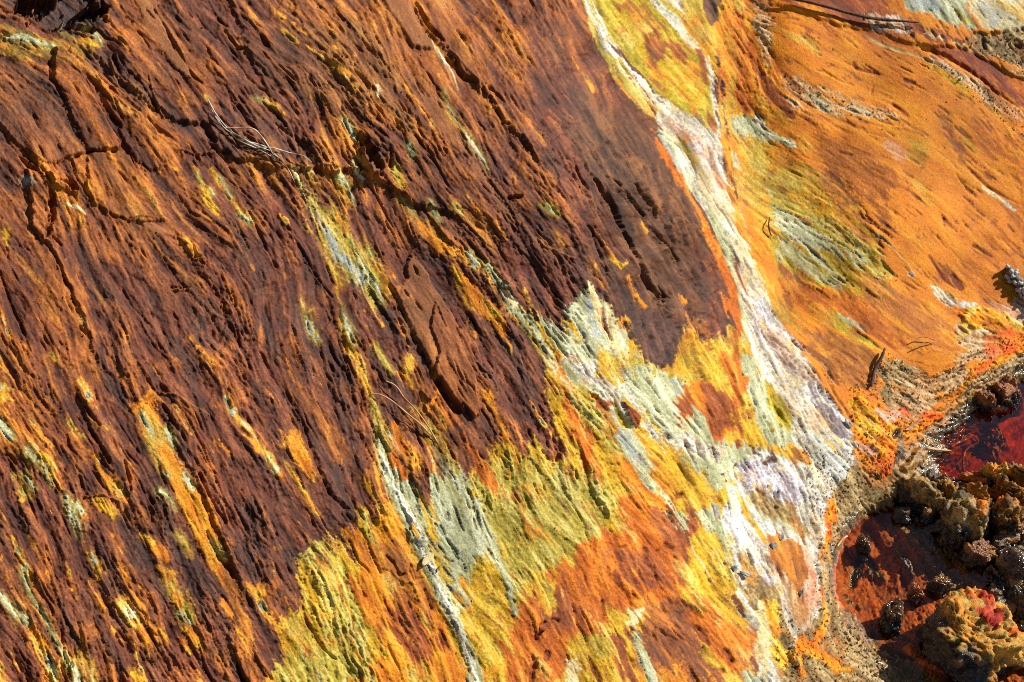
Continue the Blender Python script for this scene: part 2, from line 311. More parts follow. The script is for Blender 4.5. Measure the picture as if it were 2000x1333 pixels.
Pg('redor', '1930,660 1975,640 1985,690 1940,700 1905,745 1890,735 1920,700', n=8, op=.8)
Pg('redor', '1952,625 2060,665 2060,700 1990,680 1965,655', n=6, op=.6)
Ln('crustye', '1905,602,5 1890,615,6 1882,636,8 1890,652,6 1875,660,6', n=3, h=2)
Ln('crustye', '1905,602,5 1935,604,6 1965,620,8 1990,640,8', n=3, h=2)
Ln('bluegrey', '1884,593,8 1905,596,6', n=4)
# --- bank at the foot
Pg('sand', '1660,905 1700,890 1745,905 1800,850 1900,740 1990,690 2200,640 2400,700 2300,760 2000,770 1900,840 1850,905 1830,935 1760,940 1740,1000 1680,1010 1640,1060 1625,1130 1650,1200 1690,1260 1760,1333 1800,1800 1480,1800 1500,1333 1560,1180 1600,1000', n=6, rid='mineral_crust', rel=1.0)
Pg('ochre', '1745,905 1820,830 1900,755 2000,705 2200,660 2300,760 2000,780 1900,850 1845,925 1760,940', n=10, rid='stream_bank')
Pg('mud', '1800,870 1880,790 1960,720 2060,690 2200,720 2100,770 1990,770 1920,820 1880,860 1850,920 1790,930', n=9, rid='stream_bank', wet=1.0, rel=1.3)
Pg('mud', '1655,1000 1690,985 1690,1010 1650,1050 1636,1120 1650,1190 1690,1250 1660,1230 1630,1170 1615,1100 1630,1040', n=5, rid='stream_bank', wet=.9)
Pg('mud', '1640,1200 1680,1245 1720,1262 1790,1290 1840,1333 1840,1700 1620,1700 1650,1333 1700,1320 1670,1270', n=12, rid='stream_bank', wet=.9, rel=1.4)
Pg('sand', '1610,1160 1650,1210 1700,1270 1720,1333 1700,1600 1600,1600 1630,1333 1650,1290', n=10, op=.8, rid='mineral_crust')
# --- stream bed and the pools
Pg('silt', '1700,1000 1760,990 1800,1010 1900,1000 2500,960 2700,1800 1850,1800 1830,1320 1790,1280 1720,1262 1672,1220 1640,1170 1632,1110 1650,1050', n=4, rid='stream_bed', zt=-.017, hs=16)
Pg('siltdk', '1800,1080 1860,1050 1960,1050 2500,1000 2500,1700 1990,1700 1900,1330 1880,1150 1830,1150 1790,1110', n=9, op=.85)
Pg('darkmud', '1770,945 1830,930 1900,935 2500,930 2500,990 1950,1060 1850,1030 1790,1020 1750,985', n=8, rid='stream_bank', zt=.004, hs=10)
Pg('darkmud', '1930,1080 1965,1060 2200,1040 2600,1100 2600,1400 2010,1340 1990,1230 1960,1180 1925,1150', n=10, zt=.010, hs=9, rel=2.2, rid='stream_bank')
Pg('redbed', '1848,925 1872,880 1900,848 1935,815 1960,780 2000,745 2400,700 2500,930 2000,925 1930,935', n=4, rid='stream_bed', zt=-.055, hs=14)
Pg('siltdk', '1858,920 1880,872 1905,850 1910,880 1885,925', n=4, op=.7)
Ln('ochre', '1925,800,10 1950,790,18 1975,780,24 1990,800,18', n=5, h=34, hs=8, rel=1.6)
Ln('redbed', '1890,870,12 1930,850,26 1965,870,18', n=6, h=10, hs=8)
Pg('darkmud', '1925,858 1950,850 1965,880 1955,905 1930,900 1918,880', n=5, op=.8, h=16, hs=8)
# silt ridges under the shallow water
Ln('silt', '1700,1015,18 1735,1060,26 1755,1110,22 1748,1150,14', n=5, h=10, hs=10)
Ln('siltdk', '1740,1030,16 1775,1050,22 1810,1065,22 1850,1085,26 1885,1110,18', n=6, h=15, hs=9)
Ln('siltdk', '1752,1085,18 1768,1110,20 1778,1130,12', n=5, h=14, hs=7)
Ln('siltdk', '1790,1075,8 1815,1100,14 1835,1130,12 1850,1150,10', n=4, h=13, hs=6)
Ln('darkmud', '1688,1062,14 1682,1090,20 1672,1125,18 1660,1148,8', n=3, h=-4, hs=5)
Ln('darkmud', '1690,1085,6 1700,1098,16 1710,1112,8', n=3, h=-5, hs=4)
Ln('siltdk', '1700,1118,16 1722,1130,16 1728,1136,8', n=5, h=8, hs=6)
Ln('siltdk', '1650,1165,4 1662,1180,8 1680,1190,6', n=3, h=6, hs=4)
Ln('siltdk', '1650,1210,16 1700,1240,30 1760,1260,26 1800,1300,30 1880,1340,30', n=8, h=6, hs=8, op=.6)
Ln('silt', '1770,1275,16 1810,1300,26 1840,1320,20', n=4, h=13, hs=8)
Pg('silt', '1900,1300 1950,1310 2010,1280 2060,1330 1990,1400 1920,1360', n=8, zt=-.012, hs=8, rid='stream_bed')
# --- crust orange along the shore
Pg('crustor', '1670,760 1700,780 1735,805 1745,830 1790,825 1830,810 1838,820 1790,840 1755,860 1750,900 1740,925 1700,920 1680,890 1665,850 1670,800', n=10, h=4, rel=1.6, rid='mineral_crust')
Pg('crustye', '1662,780 1700,790 1730,850 1700,860 1670,830', n=9, op=.8)
Pg('redor', '1790,806 1822,800 1835,815 1815,825 1795,818', n=5, op=.9)
Pg('redor', '1728,880 1745,885 1748,915 1730,925 1718,905', n=7, op=.8)
Pg('redor', '1755,800 1770,795 1785,812 1765,810', n=4, op=.8)
Ln('pink', '1715,805,22 1735,815,26 1752,812,14', n=6)
Ln('pink', '1672,868,14 1700,880,12 1710,885,8', n=6)
Ln('mud', '1752,840,10 1760,870,18 1755,900,14', n=6, wet=.4)
Ln('darkmud', '1744,855,8 1756,838,6', n=3, h=-8)
Pg('ochre', '1790,878 1810,880 1800,905 1770,925 1755,915 1775,900', n=5, h=10, hs=5)
# white / yellow crust apron
Pg('sand', '1592,880 1650,900 1700,930 1700,985 1660,1000 1630,1050 1610,1020 1590,960', n=9, rid='mineral_crust')
Pg('crustye', '1580,862 1625,870 1660,900 1668,925 1640,925 1600,905', n=8, op=.9)
Pg('crustor', '1598,985 1612,960 1640,975 1642,1005 1625,1035 1618,1075 1605,1090 1600,1040', n=6, h=2, rid='mineral_crust')
Pg('redor', '1610,1020 1630,1000 1638,1012 1622,1045 1608,1050', n=5, op=.8)
Ln('crustor', '1604,1075,10 1602,1120,8 1605,1170,8 1612,1215,12 1602,1240,18 1590,1262,12', n=4, h=2.5, pid='mineral_streak')
Ln('redor', '1602,1100,4 1601,1140,5 1604,1190,4', n=2, op=.8)
Pg('crustor', '1535,1240 1560,1235 1590,1260 1640,1295 1665,1310 1630,1318 1600,1300 1575,1290 1565,1320 1550,1290', n=8, h=4, rid='mineral_crust')
Ln('crustye', '1535,1245,12 1548,1270,16 1562,1300,10', n=5, h=4)
Ln('pink', '1590,1050,14 1590,1120,10 1585,1180,16 1578,1215,20 1560,1235,10', n=5)
Ln('sand', '1614,1085,12 1612,1140,14 1625,1200,16 1650,1240,16', n=5, op=.9)
# --- the white seam running up the crevice
Pg('white', '1262,120 1225,110 1188,78 1152,10 1142,-700 1400,-700 1398,60 1400,200 1420,330 1452,420 1480,520 1520,600 1580,690 1625,770 1665,830 1672,905 1620,980 1605,1080 1598,1200 1560,1240 1530,1333 1500,1700 1460,1700 1480,1300 1440,1150 1405,1020 1400,960 1440,900 1500,870 1478,760 1450,640 1420,500 1340,350 1290,240', n=4, rid='rock_seam')
Pg('cream', '1340,330 1420,330 1455,430 1480,540 1530,640 1590,740 1560,760 1490,640 1440,520 1380,420', n=10, op=.55)
Pg('lilac', '1478,560 1520,600 1560,660 1600,730 1640,790 1662,850 1640,860 1600,800 1560,740 1520,690 1490,640', n=12, op=.9, rel=1.4)
Pg('purple', '1590,780 1620,790 1650,820 1660,845 1640,852 1620,830', n=9, op=.75)
Pg('tan', '1510,640 1540,640 1575,690 1600,740 1580,750 1540,700', n=14, op=.6)
Pg('tan', '1560,790 1600,800 1620,830 1600,850 1575,830', n=10, op=.7)
Pg('brick', '1412,470 1428,478 1440,510 1455,545 1468,578 1460,575 1440,545 1422,505', n=3, pid='rock_inclusion')
Ln('purple', '1424,478,5 1440,505,9 1450,530,8 1466,565,4', n=3, h=-2)
Pg('pale', '1300,300 1318,330 1345,370 1372,410 1395,450 1412,500 1428,550 1440,610 1445,680 1455,750 1475,770 1482,750 1465,690 1462,620 1448,560 1436,510 1410,440 1380,390 1350,335 1322,285 1290,245 1282,250', n=5, pid='mineral_vein', rel=.5)
Ln('lilac', '1350,350,4 1365,385,12 1380,410,8', n=5)
Ln('bluegrey', '1290,262,10 1310,300,16 1330,335,12', n=4, op=.8)
Pg('ygreen', '1300,255 1345,270 1375,310 1385,345 1350,320 1320,290', n=8, op=.6)
Ln('olive', '1335,270,5 1346,292,13 1362,318,5', n=3, h=-3, pid='rock_inclusion')
Ln('brick', '1345,255,6 1370,285,14 1395,325,10 1405,360,5', n=7, op=.6)
Ln('lilac', '1358,280,8 1370,290,12', n=4)  # grey white glint, painted as a pale spot
Ln('pink', '1310,235,14 1350,250,18 1385,290,18 1410,350,14', n=9, op=.55)
# olive lens at the top with its own veins
Pg('olive', '1150,-700 1298,-700 1300,0 1335,25 1365,92 1388,130 1396,180 1400,258 1368,236 1318,212 1285,188 1262,160 1232,118 1198,82 1176,38 1152,0', n=4, rid='rock_seam', pid='olive_lens')
Pg('yellow', '1180,20 1250,10 1300,60 1360,110 1388,180 1398,240 1340,200 1280,160 1220,90', n=14, op=.45)
Pg('rust', '1262,60 1282,60 1290,75 1330,85 1345,108 1340,122 1318,115 1300,100 1285,122 1268,90', n=7)
Pg('rust', '1225,10 1260,14 1290,40 1310,62 1270,60 1240,35', n=9, op=.6)
Ln('white', '1250,-40,16 1285,10,15 1310,38,13 1335,62,12 1352,82,8 1364,98,4', n=5, pid='mineral_vein')
Ln('bluegrey', '1268,-20,12 1300,18,12 1325,42,8', n=4, op=.6)
Ln('black', '1330,5,4 1345,32,8 1352,45,4', n=5, op=.6)
Ln('black', '1160,5,6 1175,25,10 1182,32,3', n=4, op=.7, h=-3)
Ln('white', '1310,-10,8 1322,10,5', n=3)
Pg('yellow', '1340,-100 1400,-100 1408,60 1412,200 1405,230 1392,150 1370,90 1340,30', n=8, rid='rock_seam')
Pg('ygreen', '1320,-100 1350,-100 1380,40 1378,80 1345,50', n=8, op=.8)
Pg('gsmooth', '1358,-60 1386,-60 1402,44 1400,58 1388,50 1374,30', n=3)
Pg('brick', '1358,97 1370,98 1384,128 1388,165 1376,160 1366,130', n=3)
Pg('rust', '1378,205 1388,212 1398,245 1396,258 1385,240', n=3)
Ln('cream', '1385,110,3 1392,150,4 1400,200,4 1408,250,3', n=2)
Ln('orange', '1398,50,10 1412,110,16 1406,180,12 1412,240,14 1420,300,12 1432,370,12 1450,440,10 1470,500,8', n=4)
Ln('yellow', '1440,420,16 1470,480,20 1500,540,14 1540,600,12', n=8, op=.6)
# strips along the edge of the big face
Pg('ygreen', '1122,-40 1150,-40 1176,42 1195,88 1220,125 1250,170 1282,226 1262,222 1225,182 1198,150 1178,112 1150,55', n=4, pid='mineral_vein')
Ln('bluegrey', '1138,-30,14 1150,20,12 1172,60,7 1188,92,3', n=3)
Ln('white', '1148,-20,3 1168,36,5 1184,76,4 1200,100,12 1225,120,16 1250,150,18 1275,180,20 1300,205,26 1330,225,26 1365,245,20', n=6)
Ln('cream', '1212,130,8 1240,158,12 1265,185,10 1290,215,12', n=6, op=.8)
Ln('olive', '1212,112,3 1224,132,7 1240,150,4', n=3)
Ln('olive', '1270,200,4 1285,214,6', n=2)
# --- green and yellow ground below the face, left of the seam
Pg('yellow', '440,1700 520,1333 545,1290 560,1200 600,1170 590,1080 640,1040 700,1080 740,1000 800,1000 860,960 960,880 1040,860 1090,900 1130,850 1070,700 1000,600 1020,590 1100,650 1150,560 1215,640 1290,690 1300,640 1380,650 1445,640 1480,760 1500,880 1440,900 1405,1020 1450,1160 1485,1300 1470,1700', n=15, rid='rock_face')
FG = [('ygreen','590,1080 640,1040 665,1090 690,1140 720,1190 730,1240 700,1290 640,1330 540,1333 545,1290 600,1280 650,1240 660,1200 620,1130',12),
 ('ygreen','540,1290 600,1250 700,1260 760,1300 760,1500 500,1500',14),
 ('orange','690,1040 780,1010 830,1080 850,1130 880,1230 950,1333 900,1420 760,1400 740,1300 720,1220 700,1150',16),
 ('brick','760,1120 800,1140 840,1200 860,1260 820,1300 780,1240',20),
 ('amber','720,1060 800,1060 840,1130 850,1190 800,1190 750,1130',16),
 ('pale','840,940 900,900 950,960 985,1040 1010,1130 1012,1200 985,1150 950,1100 930,1180 900,1190 870,1100 850,1020',12),
 ('ygreen','900,930 1000,890 1080,920 1180,930 1210,980 1160,1060 1060,1130 1010,1160 960,1060',16),
 ('yellow','940,1060 1000,1160 1010,1250 960,1300 930,1200 900,1130',14),
 ('dorange','1210,960 1280,960 1340,950 1370,1010 1370,1040 1345,1110 1330,1180 1250,1200 1180,1240 1080,1260 1010,1250 1000,1200 1060,1130 1140,1060 1200,1040 1195,990',13),
 ('brick','1290,960 1345,950 1372,1020 1355,1060 1340,1120 1300,1060 1270,1000',12),
 ('brick','1220,1080 1260,1060 1300,1080 1330,1140 1270,1150 1220,1120',16),
 ('dorange','1000,1190 1060,1150 1110,1190 1130,1250 1100,1320 1020,1400 980,1333 990,1250',14),
 ('brick','1030,1150 1100,1130 1140,1190 1120,1240 1060,1210',14),
 ('yellow','1050,1140 1090,1130 1100,1190 1065,1200 1052,1170',9),
 ('yellow','1180,1195 1260,1185 1300,1240 1300,1333 1230,1250 1190,1240',14),
 ('cream','1222,1190 1258,1190 1250,1215 1240,1240 1228,1215',6),
 ('rust','1240,1240 1290,1170 1380,1160 1390,1200 1350,1230 1400,1290 1440,1420 1290,1420 1270,1290',18),
 ('dorange','1340,1160 1380,1150 1430,1190 1480,1240 1484,1300 1460,1330 1400,1290 1360,1220',12),
 ('orange','1250,1320 1320,1300 1380,1320 1420,1420 1250,1420',14),
 ('brick','1190,1245 1215,1240 1235,1290 1245,1330 1210,1300',8),
 ('cream','1110,1290 1130,1280 1140,1330 1130,1400 1105,1400',6),('yellow','1080,1333 1110,1320 1110,1400 1070,1400',5),
 ('yellow','1150,1270 1175,1260 1215,1400 1160,1400',9),
 ('yellow','1348,1050 1395,1020 1430,1050 1450,1130 1420,1110 1380,1100 1350,1110',8),
 ('pale','1365,1000 1400,990 1425,1050 1440,1110 1425,1100 1400,1050 1372,1025',7),
 ('olive','1405,1095 1440,1110 1460,1170 1470,1210 1450,1200 1420,1140',9),
 ('yellow','1335,1110 1360,1110 1420,1160 1460,1220 1470,1260 1430,1220 1380,1170 1345,1150',9),
 ('dorange','1085,650 1120,700 1140,760 1170,850 1170,930 1130,920 1090,840 1060,740',12),
 ('yellow','1070,680 1082,700 1100,780 1120,860 1140,920 1120,930 1080,820 1060,740',8),
 ('orange','1195,870 1260,880 1300,950 1290,990 1240,960 1210,930',12),
 ('pale','1000,600 1040,610 1080,680 1100,740 1140,790 1190,880 1240,910 1290,960 1330,1030 1352,1040 1290,890 1200,760 1230,700 1280,740 1360,760 1420,860 1480,870 1500,880 1450,905 1400,960 1370,930 1300,850 1240,800 1180,740 1140,660 1100,600 1150,560 1215,640 1250,700 1180,700 1110,650 1060,620',10),
 ('bluegrey','1150,580 1190,620 1180,690 1150,650',8),
 ('bluegrey','1150,750 1180,770 1230,850 1260,910 1240,905 1200,850',6),
 ('ygreen','1110,740 1150,750 1200,840 1230,900 1190,890 1140,830',10),
 ('orange','1125,735 1145,740 1160,780 1145,780',6),
 ('yellow','1240,830 1290,860 1340,940 1350,1000 1320,990 1270,900',12),
 ('white','1095,690 1160,710 1200,760 1240,810 1300,850 1350,860 1410,880 1400,900 1340,890 1270,850 1220,810 1180,760 1130,730',10),
 ('white','1190,700 1230,720 1265,800 1250,810 1210,750',12),
 ('cream','1150,560 1185,600 1215,660 1240,700 1225,715 1190,680 1165,620',7),
 ('ygreen','1215,690 1300,720 1340,725 1380,730 1420,780 1400,830 1330,760 1270,770 1240,740',12),
 ('pale','1240,720 1290,730 1340,760 1330,800 1320,830 1280,800 1260,770',10),
 ('bluegrey','1305,738 1320,742 1330,752 1315,754',3),('bluegrey','1315,760 1332,762 1330,775 1318,775',4),
 ('dorange','1310,780 1340,765 1370,740 1400,750 1430,800 1455,845 1420,850 1400,860 1370,810 1355,800 1340,830',9),
 ('brick','1370,745 1400,755 1430,800 1450,835 1400,845 1380,790',9),('brick','1312,785 1345,772 1360,800 1330,825',8),
 ('orange','1350,745 1370,742 1372,790 1358,800',6),
 ('brick','1435,862 1448,855 1450,872 1440,878',4),
 ('yellow','1290,650 1340,650 1400,670 1440,700 1450,760 1420,760 1380,725 1300,715',10),
 ('olive','1320,660 1370,660 1400,700 1390,730 1330,715',14),
 ('dorange','1400,690 1440,680 1470,740 1475,770 1440,790 1420,740',10),
 ('pale','1448,690 1470,700 1480,750 1470,740 1452,730',4),
 ('brick','1165,780 1200,790 1160,800',2),
 ('yellow','1500,850 1540,860 1575,890 1580,905 1545,900 1510,880',6),
 ('amber','1545,875 1572,885 1580,905 1550,900',5),
 ('pale','1455,750 1500,740 1540,790 1550,840 1540,870 1510,860 1480,830',7),
 ('olive','1498,740 1520,745 1548,800 1545,840 1515,830 1500,790',6),
 ('amber','1500,1045 1520,1042 1560,1060 1590,1085 1592,1160 1570,1185 1545,1150 1510,1100',6),
 ('pink','1560,1060 1592,1085 1594,1170 1580,1200 1570,1170 1588,1120',7),
 ('tan','1530,1130 1560,1170 1580,1210 1560,1225 1540,1190',8),
 ('lilac','1440,905 1480,890 1530,900 1560,930 1580,960 1570,990 1520,980 1470,960 1445,940',9),
 ('purple','1480,905 1500,890 1515,898 1500,912 1485,915',7),
 ('pale','1470,985 1520,990 1560,1020 1582,1045 1560,1040 1510,1020 1480,1010',7),
 ('yellow','1432,950 1452,980 1490,1035 1500,1060 1480,1040 1450,1000',6),
 ('sand','1455,970 1490,960 1550,1000 1580,1040 1530,1020 1480,1000',8),
 ('lilac','1420,990 1440,1000 1480,1060 1500,1110 1530,1160 1540,1200 1500,1160 1460,1090 1430,1030',11),
 ('sand','1440,1080 1470,1090 1510,1160 1550,1230 1560,1290 1530,1333 1500,1280 1470,1180',12),
 ('crustye','1495,1175 1510,1180 1530,1230 1520,1250 1505,1220',6),
 ('crustye','1495,1230 1520,1250 1545,1290 1530,1310 1500,1280',6),
 ('cream','1484,1180 1500,1230 1505,1300 1490,1400 1480,1400 1484,1290',6),
 ('pale','1455,1310 1490,1320 1490,1420 1450,1420',6)]
for c, p, n in FG: Pg(c, p, n=n*1.05, soft=(4 if n > 8 and c not in ('pale', 'white') else 2.5))
Ln('cream', '1348,1050,3 1360,1085,5 1385,1125,6 1420,1165,5 1450,1200,3', n=2, h=1.5)
Ln('white', '1425,1110,6 1435,1125,8 1450,1170,8 1475,1215,6', n=5)
for q in ('1200,778,4 1208,800,12 1224,828,14 1232,835,4','1332,906,3 1345,925,7 1360,948,3','1520,790,4 1530,808,10 1538,822,3'):
    Ln('olive', q, n=2, h=-7, hs=3)
Pg('brick', '1218,784 1236,795 1254,815 1248,838 1238,835 1228,812', n=3, soft=1.5, h=6, hs=2.5, pid='rock_flake')
for q in ('1175,603,3 1185,635,10 1198,665,4','1245,1218,2 1230,1240,2','1178,1175,7 1182,1200,9 1180,1206,3','1152,1280,4 1160,1305,10 1172,1333,6 1180,1350,4','1360,1225,4 1372,1245,11 1385,1260,3','1374,1262,4 1384,1278,10 1394,1286,4','1416,1270,8 1425,1282,7 1430,1290,3','1404,1308,8 1414,1309,5','1055,1222,9 1066,1218,7','1082,1213,12 1091,1212,8','1062,1230,5 1050,1244,6','1045,1290,10 1040,1310,14 1040,1330,12','1072,1275,10 1066,1288,8','1298,1067,12 1312,1074,9','1282,1076,7 1286,1076,7','1230,1290,5 1240,1303,4','1240,1250,4 1244,1246,4','1215,1070,4 1222,1066,2','1226,1276,4 1235,1290,7','1325,970,7 1335,965,9','1260,1075,12 1262,1090,10','1122,920,3 1126,935,3','1008,1175,4 1004,1170,2','1095,865,3 1086,900,5'):
    Ln('brick', q, n=3, h=-4, hs=2, op=.9)
# --- pale and yellow veins and stains on the big face
VE = [('pale','575,330,3 590,370,10 612,410,26 640,470,36 655,520,20 668,545,4',9),('yellow','600,370,4 618,430,12 640,490,16 662,545,12 668,560,3',6),('ygreen','640,410,14 680,470,30 710,510,30 735,550,24 745,570,6',11),
 ('bluegrey','640,450,8 660,500,12 690,520,14 705,545,14',6),('pale','700,500,6 725,540,10 735,565,10 742,590,3',6),('yellow','658,560,3 662,620,6 680,680,10 700,730,8 720,770,6',4),('pale','668,600,3 678,640,12 688,670,6',5),
 ('ygreen','660,345,6 676,370,12 690,395,6',6),('pale','665,345,5 680,362,8 692,395,3',4),('cream','685,322,10 700,340,10 715,352,5',4),('cream','575,330,2 590,365,3 615,430,2',1),
 ('pale','592,595,3 602,620,9 610,645,14 622,665,6',4),('white','600,625,5 608,648,8',3),('yellow','586,580,2 600,610,3 615,600,3 630,640,2',2),
 ('pale','728,780,3 735,830,10 742,870,16 760,920,30 790,970,36 820,1030,26',7),('cream','738,850,4 745,900,6 765,960,6 790,1010,5 815,1070,4',3),('bluegrey','765,930,8 790,980,16 815,1030,16 835,1090,12',7),
 ('pale','745,830,3 765,860,8 785,880,8',4),('ygreen','720,760,5 728,800,6 760,880,5',3),('yellow','700,700,3 715,740,9 728,790,5',4),('yellow','800,700,5 795,735,12 805,755,5',5),('ygreen','735,675,6 750,700,10 762,725,4',5),
 ('ygreen','815,800,10 840,840,16 865,880,16 890,920,22',9),('pale','850,870,6 870,920,14 900,960,20 930,1010,16',9),('yellow','850,790,4 870,830,8 880,850,4',5),('bluegrey','862,895,8 880,930,14 900,950,5',6),
 ('pale','1002,590,4 1030,620,12 1060,660,16 1090,720,16',9),('orange','888,520,3 905,550,18 930,580,30 960,610,30 978,640,8',7),('yellow','888,522,3 898,560,7 915,600,7 925,605,3',4),('yellow','945,585,8 965,610,14 975,620,4',7),
 ('ygreen','780,390,4 800,410,8 820,440,6 828,455,3',4),('pale','784,388,3 800,405,6 815,430,4',3),('ygreen','838,435,4 850,455,8 870,480,6 888,500,3',4),('orange','770,380,4 800,420,12 850,470,18 900,500,14 930,520,6',9),
 ('pale','915,495,5 930,515,8 925,520,3',4),('pale','955,520,5 970,540,9 990,560,8',7),('cream','985,570,6 1005,590,10 1030,600,4',6),('ygreen','885,400,4 900,415,5',3),('pale','838,398,3 848,415,6 858,430,3',3),
 ('pale','868,180,2 876,205,4 892,238,6 912,268,8 930,292,9 945,310,8 955,330,2',3),('cream','905,255,2 925,285,4 945,312,5',1),('yellow','870,220,4 890,245,7 905,262,3',3),('pale','670,238,6 682,255,9 690,275,3',3),('pale','798,285,4 804,305,6',3),
 ('cream','735,172,3 738,190,5',2),('ygreen','770,330,9 778,350,9 782,365,4',4),('pale','500,190,4 520,198,5',2),('yellow','520,198,5 540,212,4',3),
 ('yellow','380,325,4 398,365,7 410,395,7 425,415,4',5),('pale','385,335,3 395,358,4',2),('pale','410,370,4 416,380,5',2),('yellow','415,330,3 440,370,7 460,400,7 485,425,5',5),('pale','430,345,3 452,385,4',2),('pale','470,418,4 488,432,5',3),
 ('orange','262,800,10 290,780,26 300,840,36 330,900,34 370,980,40 400,1040,40 430,1100,34 455,1150,22 480,1210,14',8),
 ('amber','430,1080,14 450,1130,26 470,1190,20 490,1250,10',8),('ygreen','280,805,4 290,830,9 300,855,5',3),('pale','278,808,3 286,826,6 302,852,5',3),('pale','325,838,4 335,860,7 340,875,3',3),('pale','310,895,3 315,915,6 330,930,4',2),
 ('pale','315,960,5 330,970,7 345,995,4',4),('ygreen','290,860,4 305,890,8 318,920,4',4),('pale','358,925,4 365,940,6 376,955,3',3),('ygreen','350,1040,5 375,1080,6',3),('pale','410,1050,5 425,1075,9 440,1095,3',4),
 ('ygreen','330,1130,10 345,1160,16 365,1190,14 375,1215,10',8),('pale','350,1200,8 372,1215,9',5),('yellow','340,1210,8 370,1240,14 400,1270,14 420,1290,8',7),('yellow','310,1110,6 330,1120,8 345,1120,3',4),
 ('yellow','180,820,5 210,840,8 220,850,4',6),('orange','195,920,10 220,940,24 240,970,18 250,980,8',8),('ygreen','220,945,4 235,965,8',4),('pale','55,885,8 70,905,12 95,935,12 105,945,6',8),('pale','48,925,6 65,950,10 75,955,4',5),('yellow','90,890,12 110,915,16 100,930,10',8),
 ('pale','130,970,10 140,1000,12 160,1040,10 165,1055,3',7),('pale','145,985,8 160,1000,10',6),('yellow','185,975,14 200,990,16 220,1000,10',9),('pale','0,820,6 12,845,9 20,858,4',4),('ygreen','30,930,3 50,960,9 62,970,5',4),
 ('yellow','170,1060,4 185,1090,8 195,1110,6 190,1130,3',5),('pale','178,1080,5 188,1098,8',4),('ygreen','235,1180,8 255,1200,14 265,1215,5',5),('cream','248,1190,6 256,1202,7',3),('yellow','310,1230,5 325,1245,9 330,1255,4',5),
 ('pale','38,1110,3 46,1130,8 60,1165,5 80,1195,6 105,1240,9 120,1280,9 128,1310,4',3),('pale','0,1160,10 25,1195,10 35,1215,5',5),('pale','30,1180,6 45,1205,16 58,1225,8',6),('yellow','10,1120,8 25,1140,10 50,1190,12',8),('orange','60,1230,16 85,1270,30 100,1310,30 110,1400,24',9),
 ('pale','92,1285,4 105,1320,7 110,1400,5',3),('pale','138,1300,8 150,1320,18 155,1400,18',6),('ygreen','160,1290,14 178,1310,20 190,1400,18',8),('yellow','255,1310,6 270,1330,10 280,1400,8',6),
 ('orange','285,1050,3 310,1075,12 325,1092,5',5),('yellow','275,1045,5 300,1060,7',4),('orange','415,855,4 435,875,10 445,880,6 465,895,4',6),('orange','555,870,10 575,850,24 590,900,30 610,935,20',7),('yellow','560,905,6 575,930,11 590,950,9 615,1000,5 625,1005,3',4),
 ('orange','560,700,16 575,735,22 600,780,18 630,830,22 660,860,20 680,890,10',9),('rust','570,690,26 590,760,36 640,850,44 680,900,26',12),('orange','475,850,6 500,870,10 500,880,5',5),('orange','430,1180,5 450,1200,8',5),
 ('yellow','700,930,6 720,955,14 735,970,6',6),('orange','715,870,8 735,900,14 740,960,10 760,990,6',8),('orange','770,830,10 790,870,16 800,900,10',7),('yellow','800,895,8 810,910,12',5),('dorange','770,890,8 785,930,12',6),
 ('orange','820,830,8 860,760,6 840,720,4',5),('dorange','860,790,10 900,850,22 950,920,30 980,950,16',12),('orange','820,640,4 860,700,8 900,770,8 930,800,10',6),('orange','930,750,12 950,780,22 970,810,18 985,850,10',8),
 ('yellow','755,545,4 758,575,7',3),('orange','1180,470,5 1200,505,6',4),('yellow','1195,505,5 1215,520,9 1225,515,4',4),('yellow','1168,455,5 1176,478,7',3),('orange','1165,450,8 1173,465,8',3),('yellow','1235,545,3 1250,575,6 1262,600,4',3),('orange','1230,540,4 1255,590,8 1275,625,4',5),
 ('yellow','1210,630,6 1235,620,10 1240,650,8 1230,700,8',9),('orange','1330,580,8 1338,590,12',4),('yellow','1248,540,3 1253,538,3',2),('ygreen','1060,400,5 1080,412,10 1092,420,4',3),('pale','1066,405,4 1082,414,6',2),('yellow','1082,450,3 1100,480,5',3),
 ('yellow','700,1020,4 720,1050,12 715,1000,6',6),('ygreen','705,1000,6 715,1030,14 730,1060,8',5),('cream','125,45,3 160,60,3',2),('pale','14,73,6 45,72,8 75,80,8 95,88,6 104,88,3',4),('pale','168,50,3 190,72,6 198,85,4',2),('yellow','165,75,8 180,85,9 190,88,4',3),
 ('bluegrey','48,350,4 54,355,9 60,360,3',2),('cream','130,400,3 155,410,4 165,420,2',1),('yellow','10,450,8 16,475,6',4),('yellow','100,690,3 110,705,6',3),('yellow','72,738,2 90,765,5 110,800,5',4),('yellow','130,820,5 150,840,8 165,855,5',6)]
Pg('ygreen', '580,335 600,350 640,400 690,470 730,530 755,575 735,590 700,560 665,545 645,500 615,430 590,380', n=11, soft=4, op=.85, pid='mineral_vein')
Pg('purple', '160,60 200,80 260,150 345,230 420,235 500,300 480,312 420,290 350,250 310,225 250,190 165,110', n=10, soft=8, op=.75)  # shade on the end face of the upper layer, painted as dark colour
Pg('purple', '430,215 470,200 560,240 640,310 600,330 500,300 440,265', n=14, soft=8, op=.6)  # the ledge's painted shade carried on to the right
Pg('black', '690,262 720,280 745,310 745,345 725,348 705,310', n=6, soft=4, op=.7)  # shade inside the cavity, painted black
Pg('black', '-60,-60 210,-60 200,40 150,58 60,50 0,20', n=12, soft=8, op=.65)  # overhang shade of the corner recess, painted into the rock colour
Pg('olive', '10,60 110,75 170,95 130,112 40,100 -20,90', n=14, soft=8, op=.35)
for c, p, n in VE:
    big = max(float(q.split(',')[2]) for q in p.split()) >= 14
    Ln(c, p, n=n, pid=('mineral_stain' if c in ('orange','rust','dorange','amber') else 'mineral_vein') if big else None)
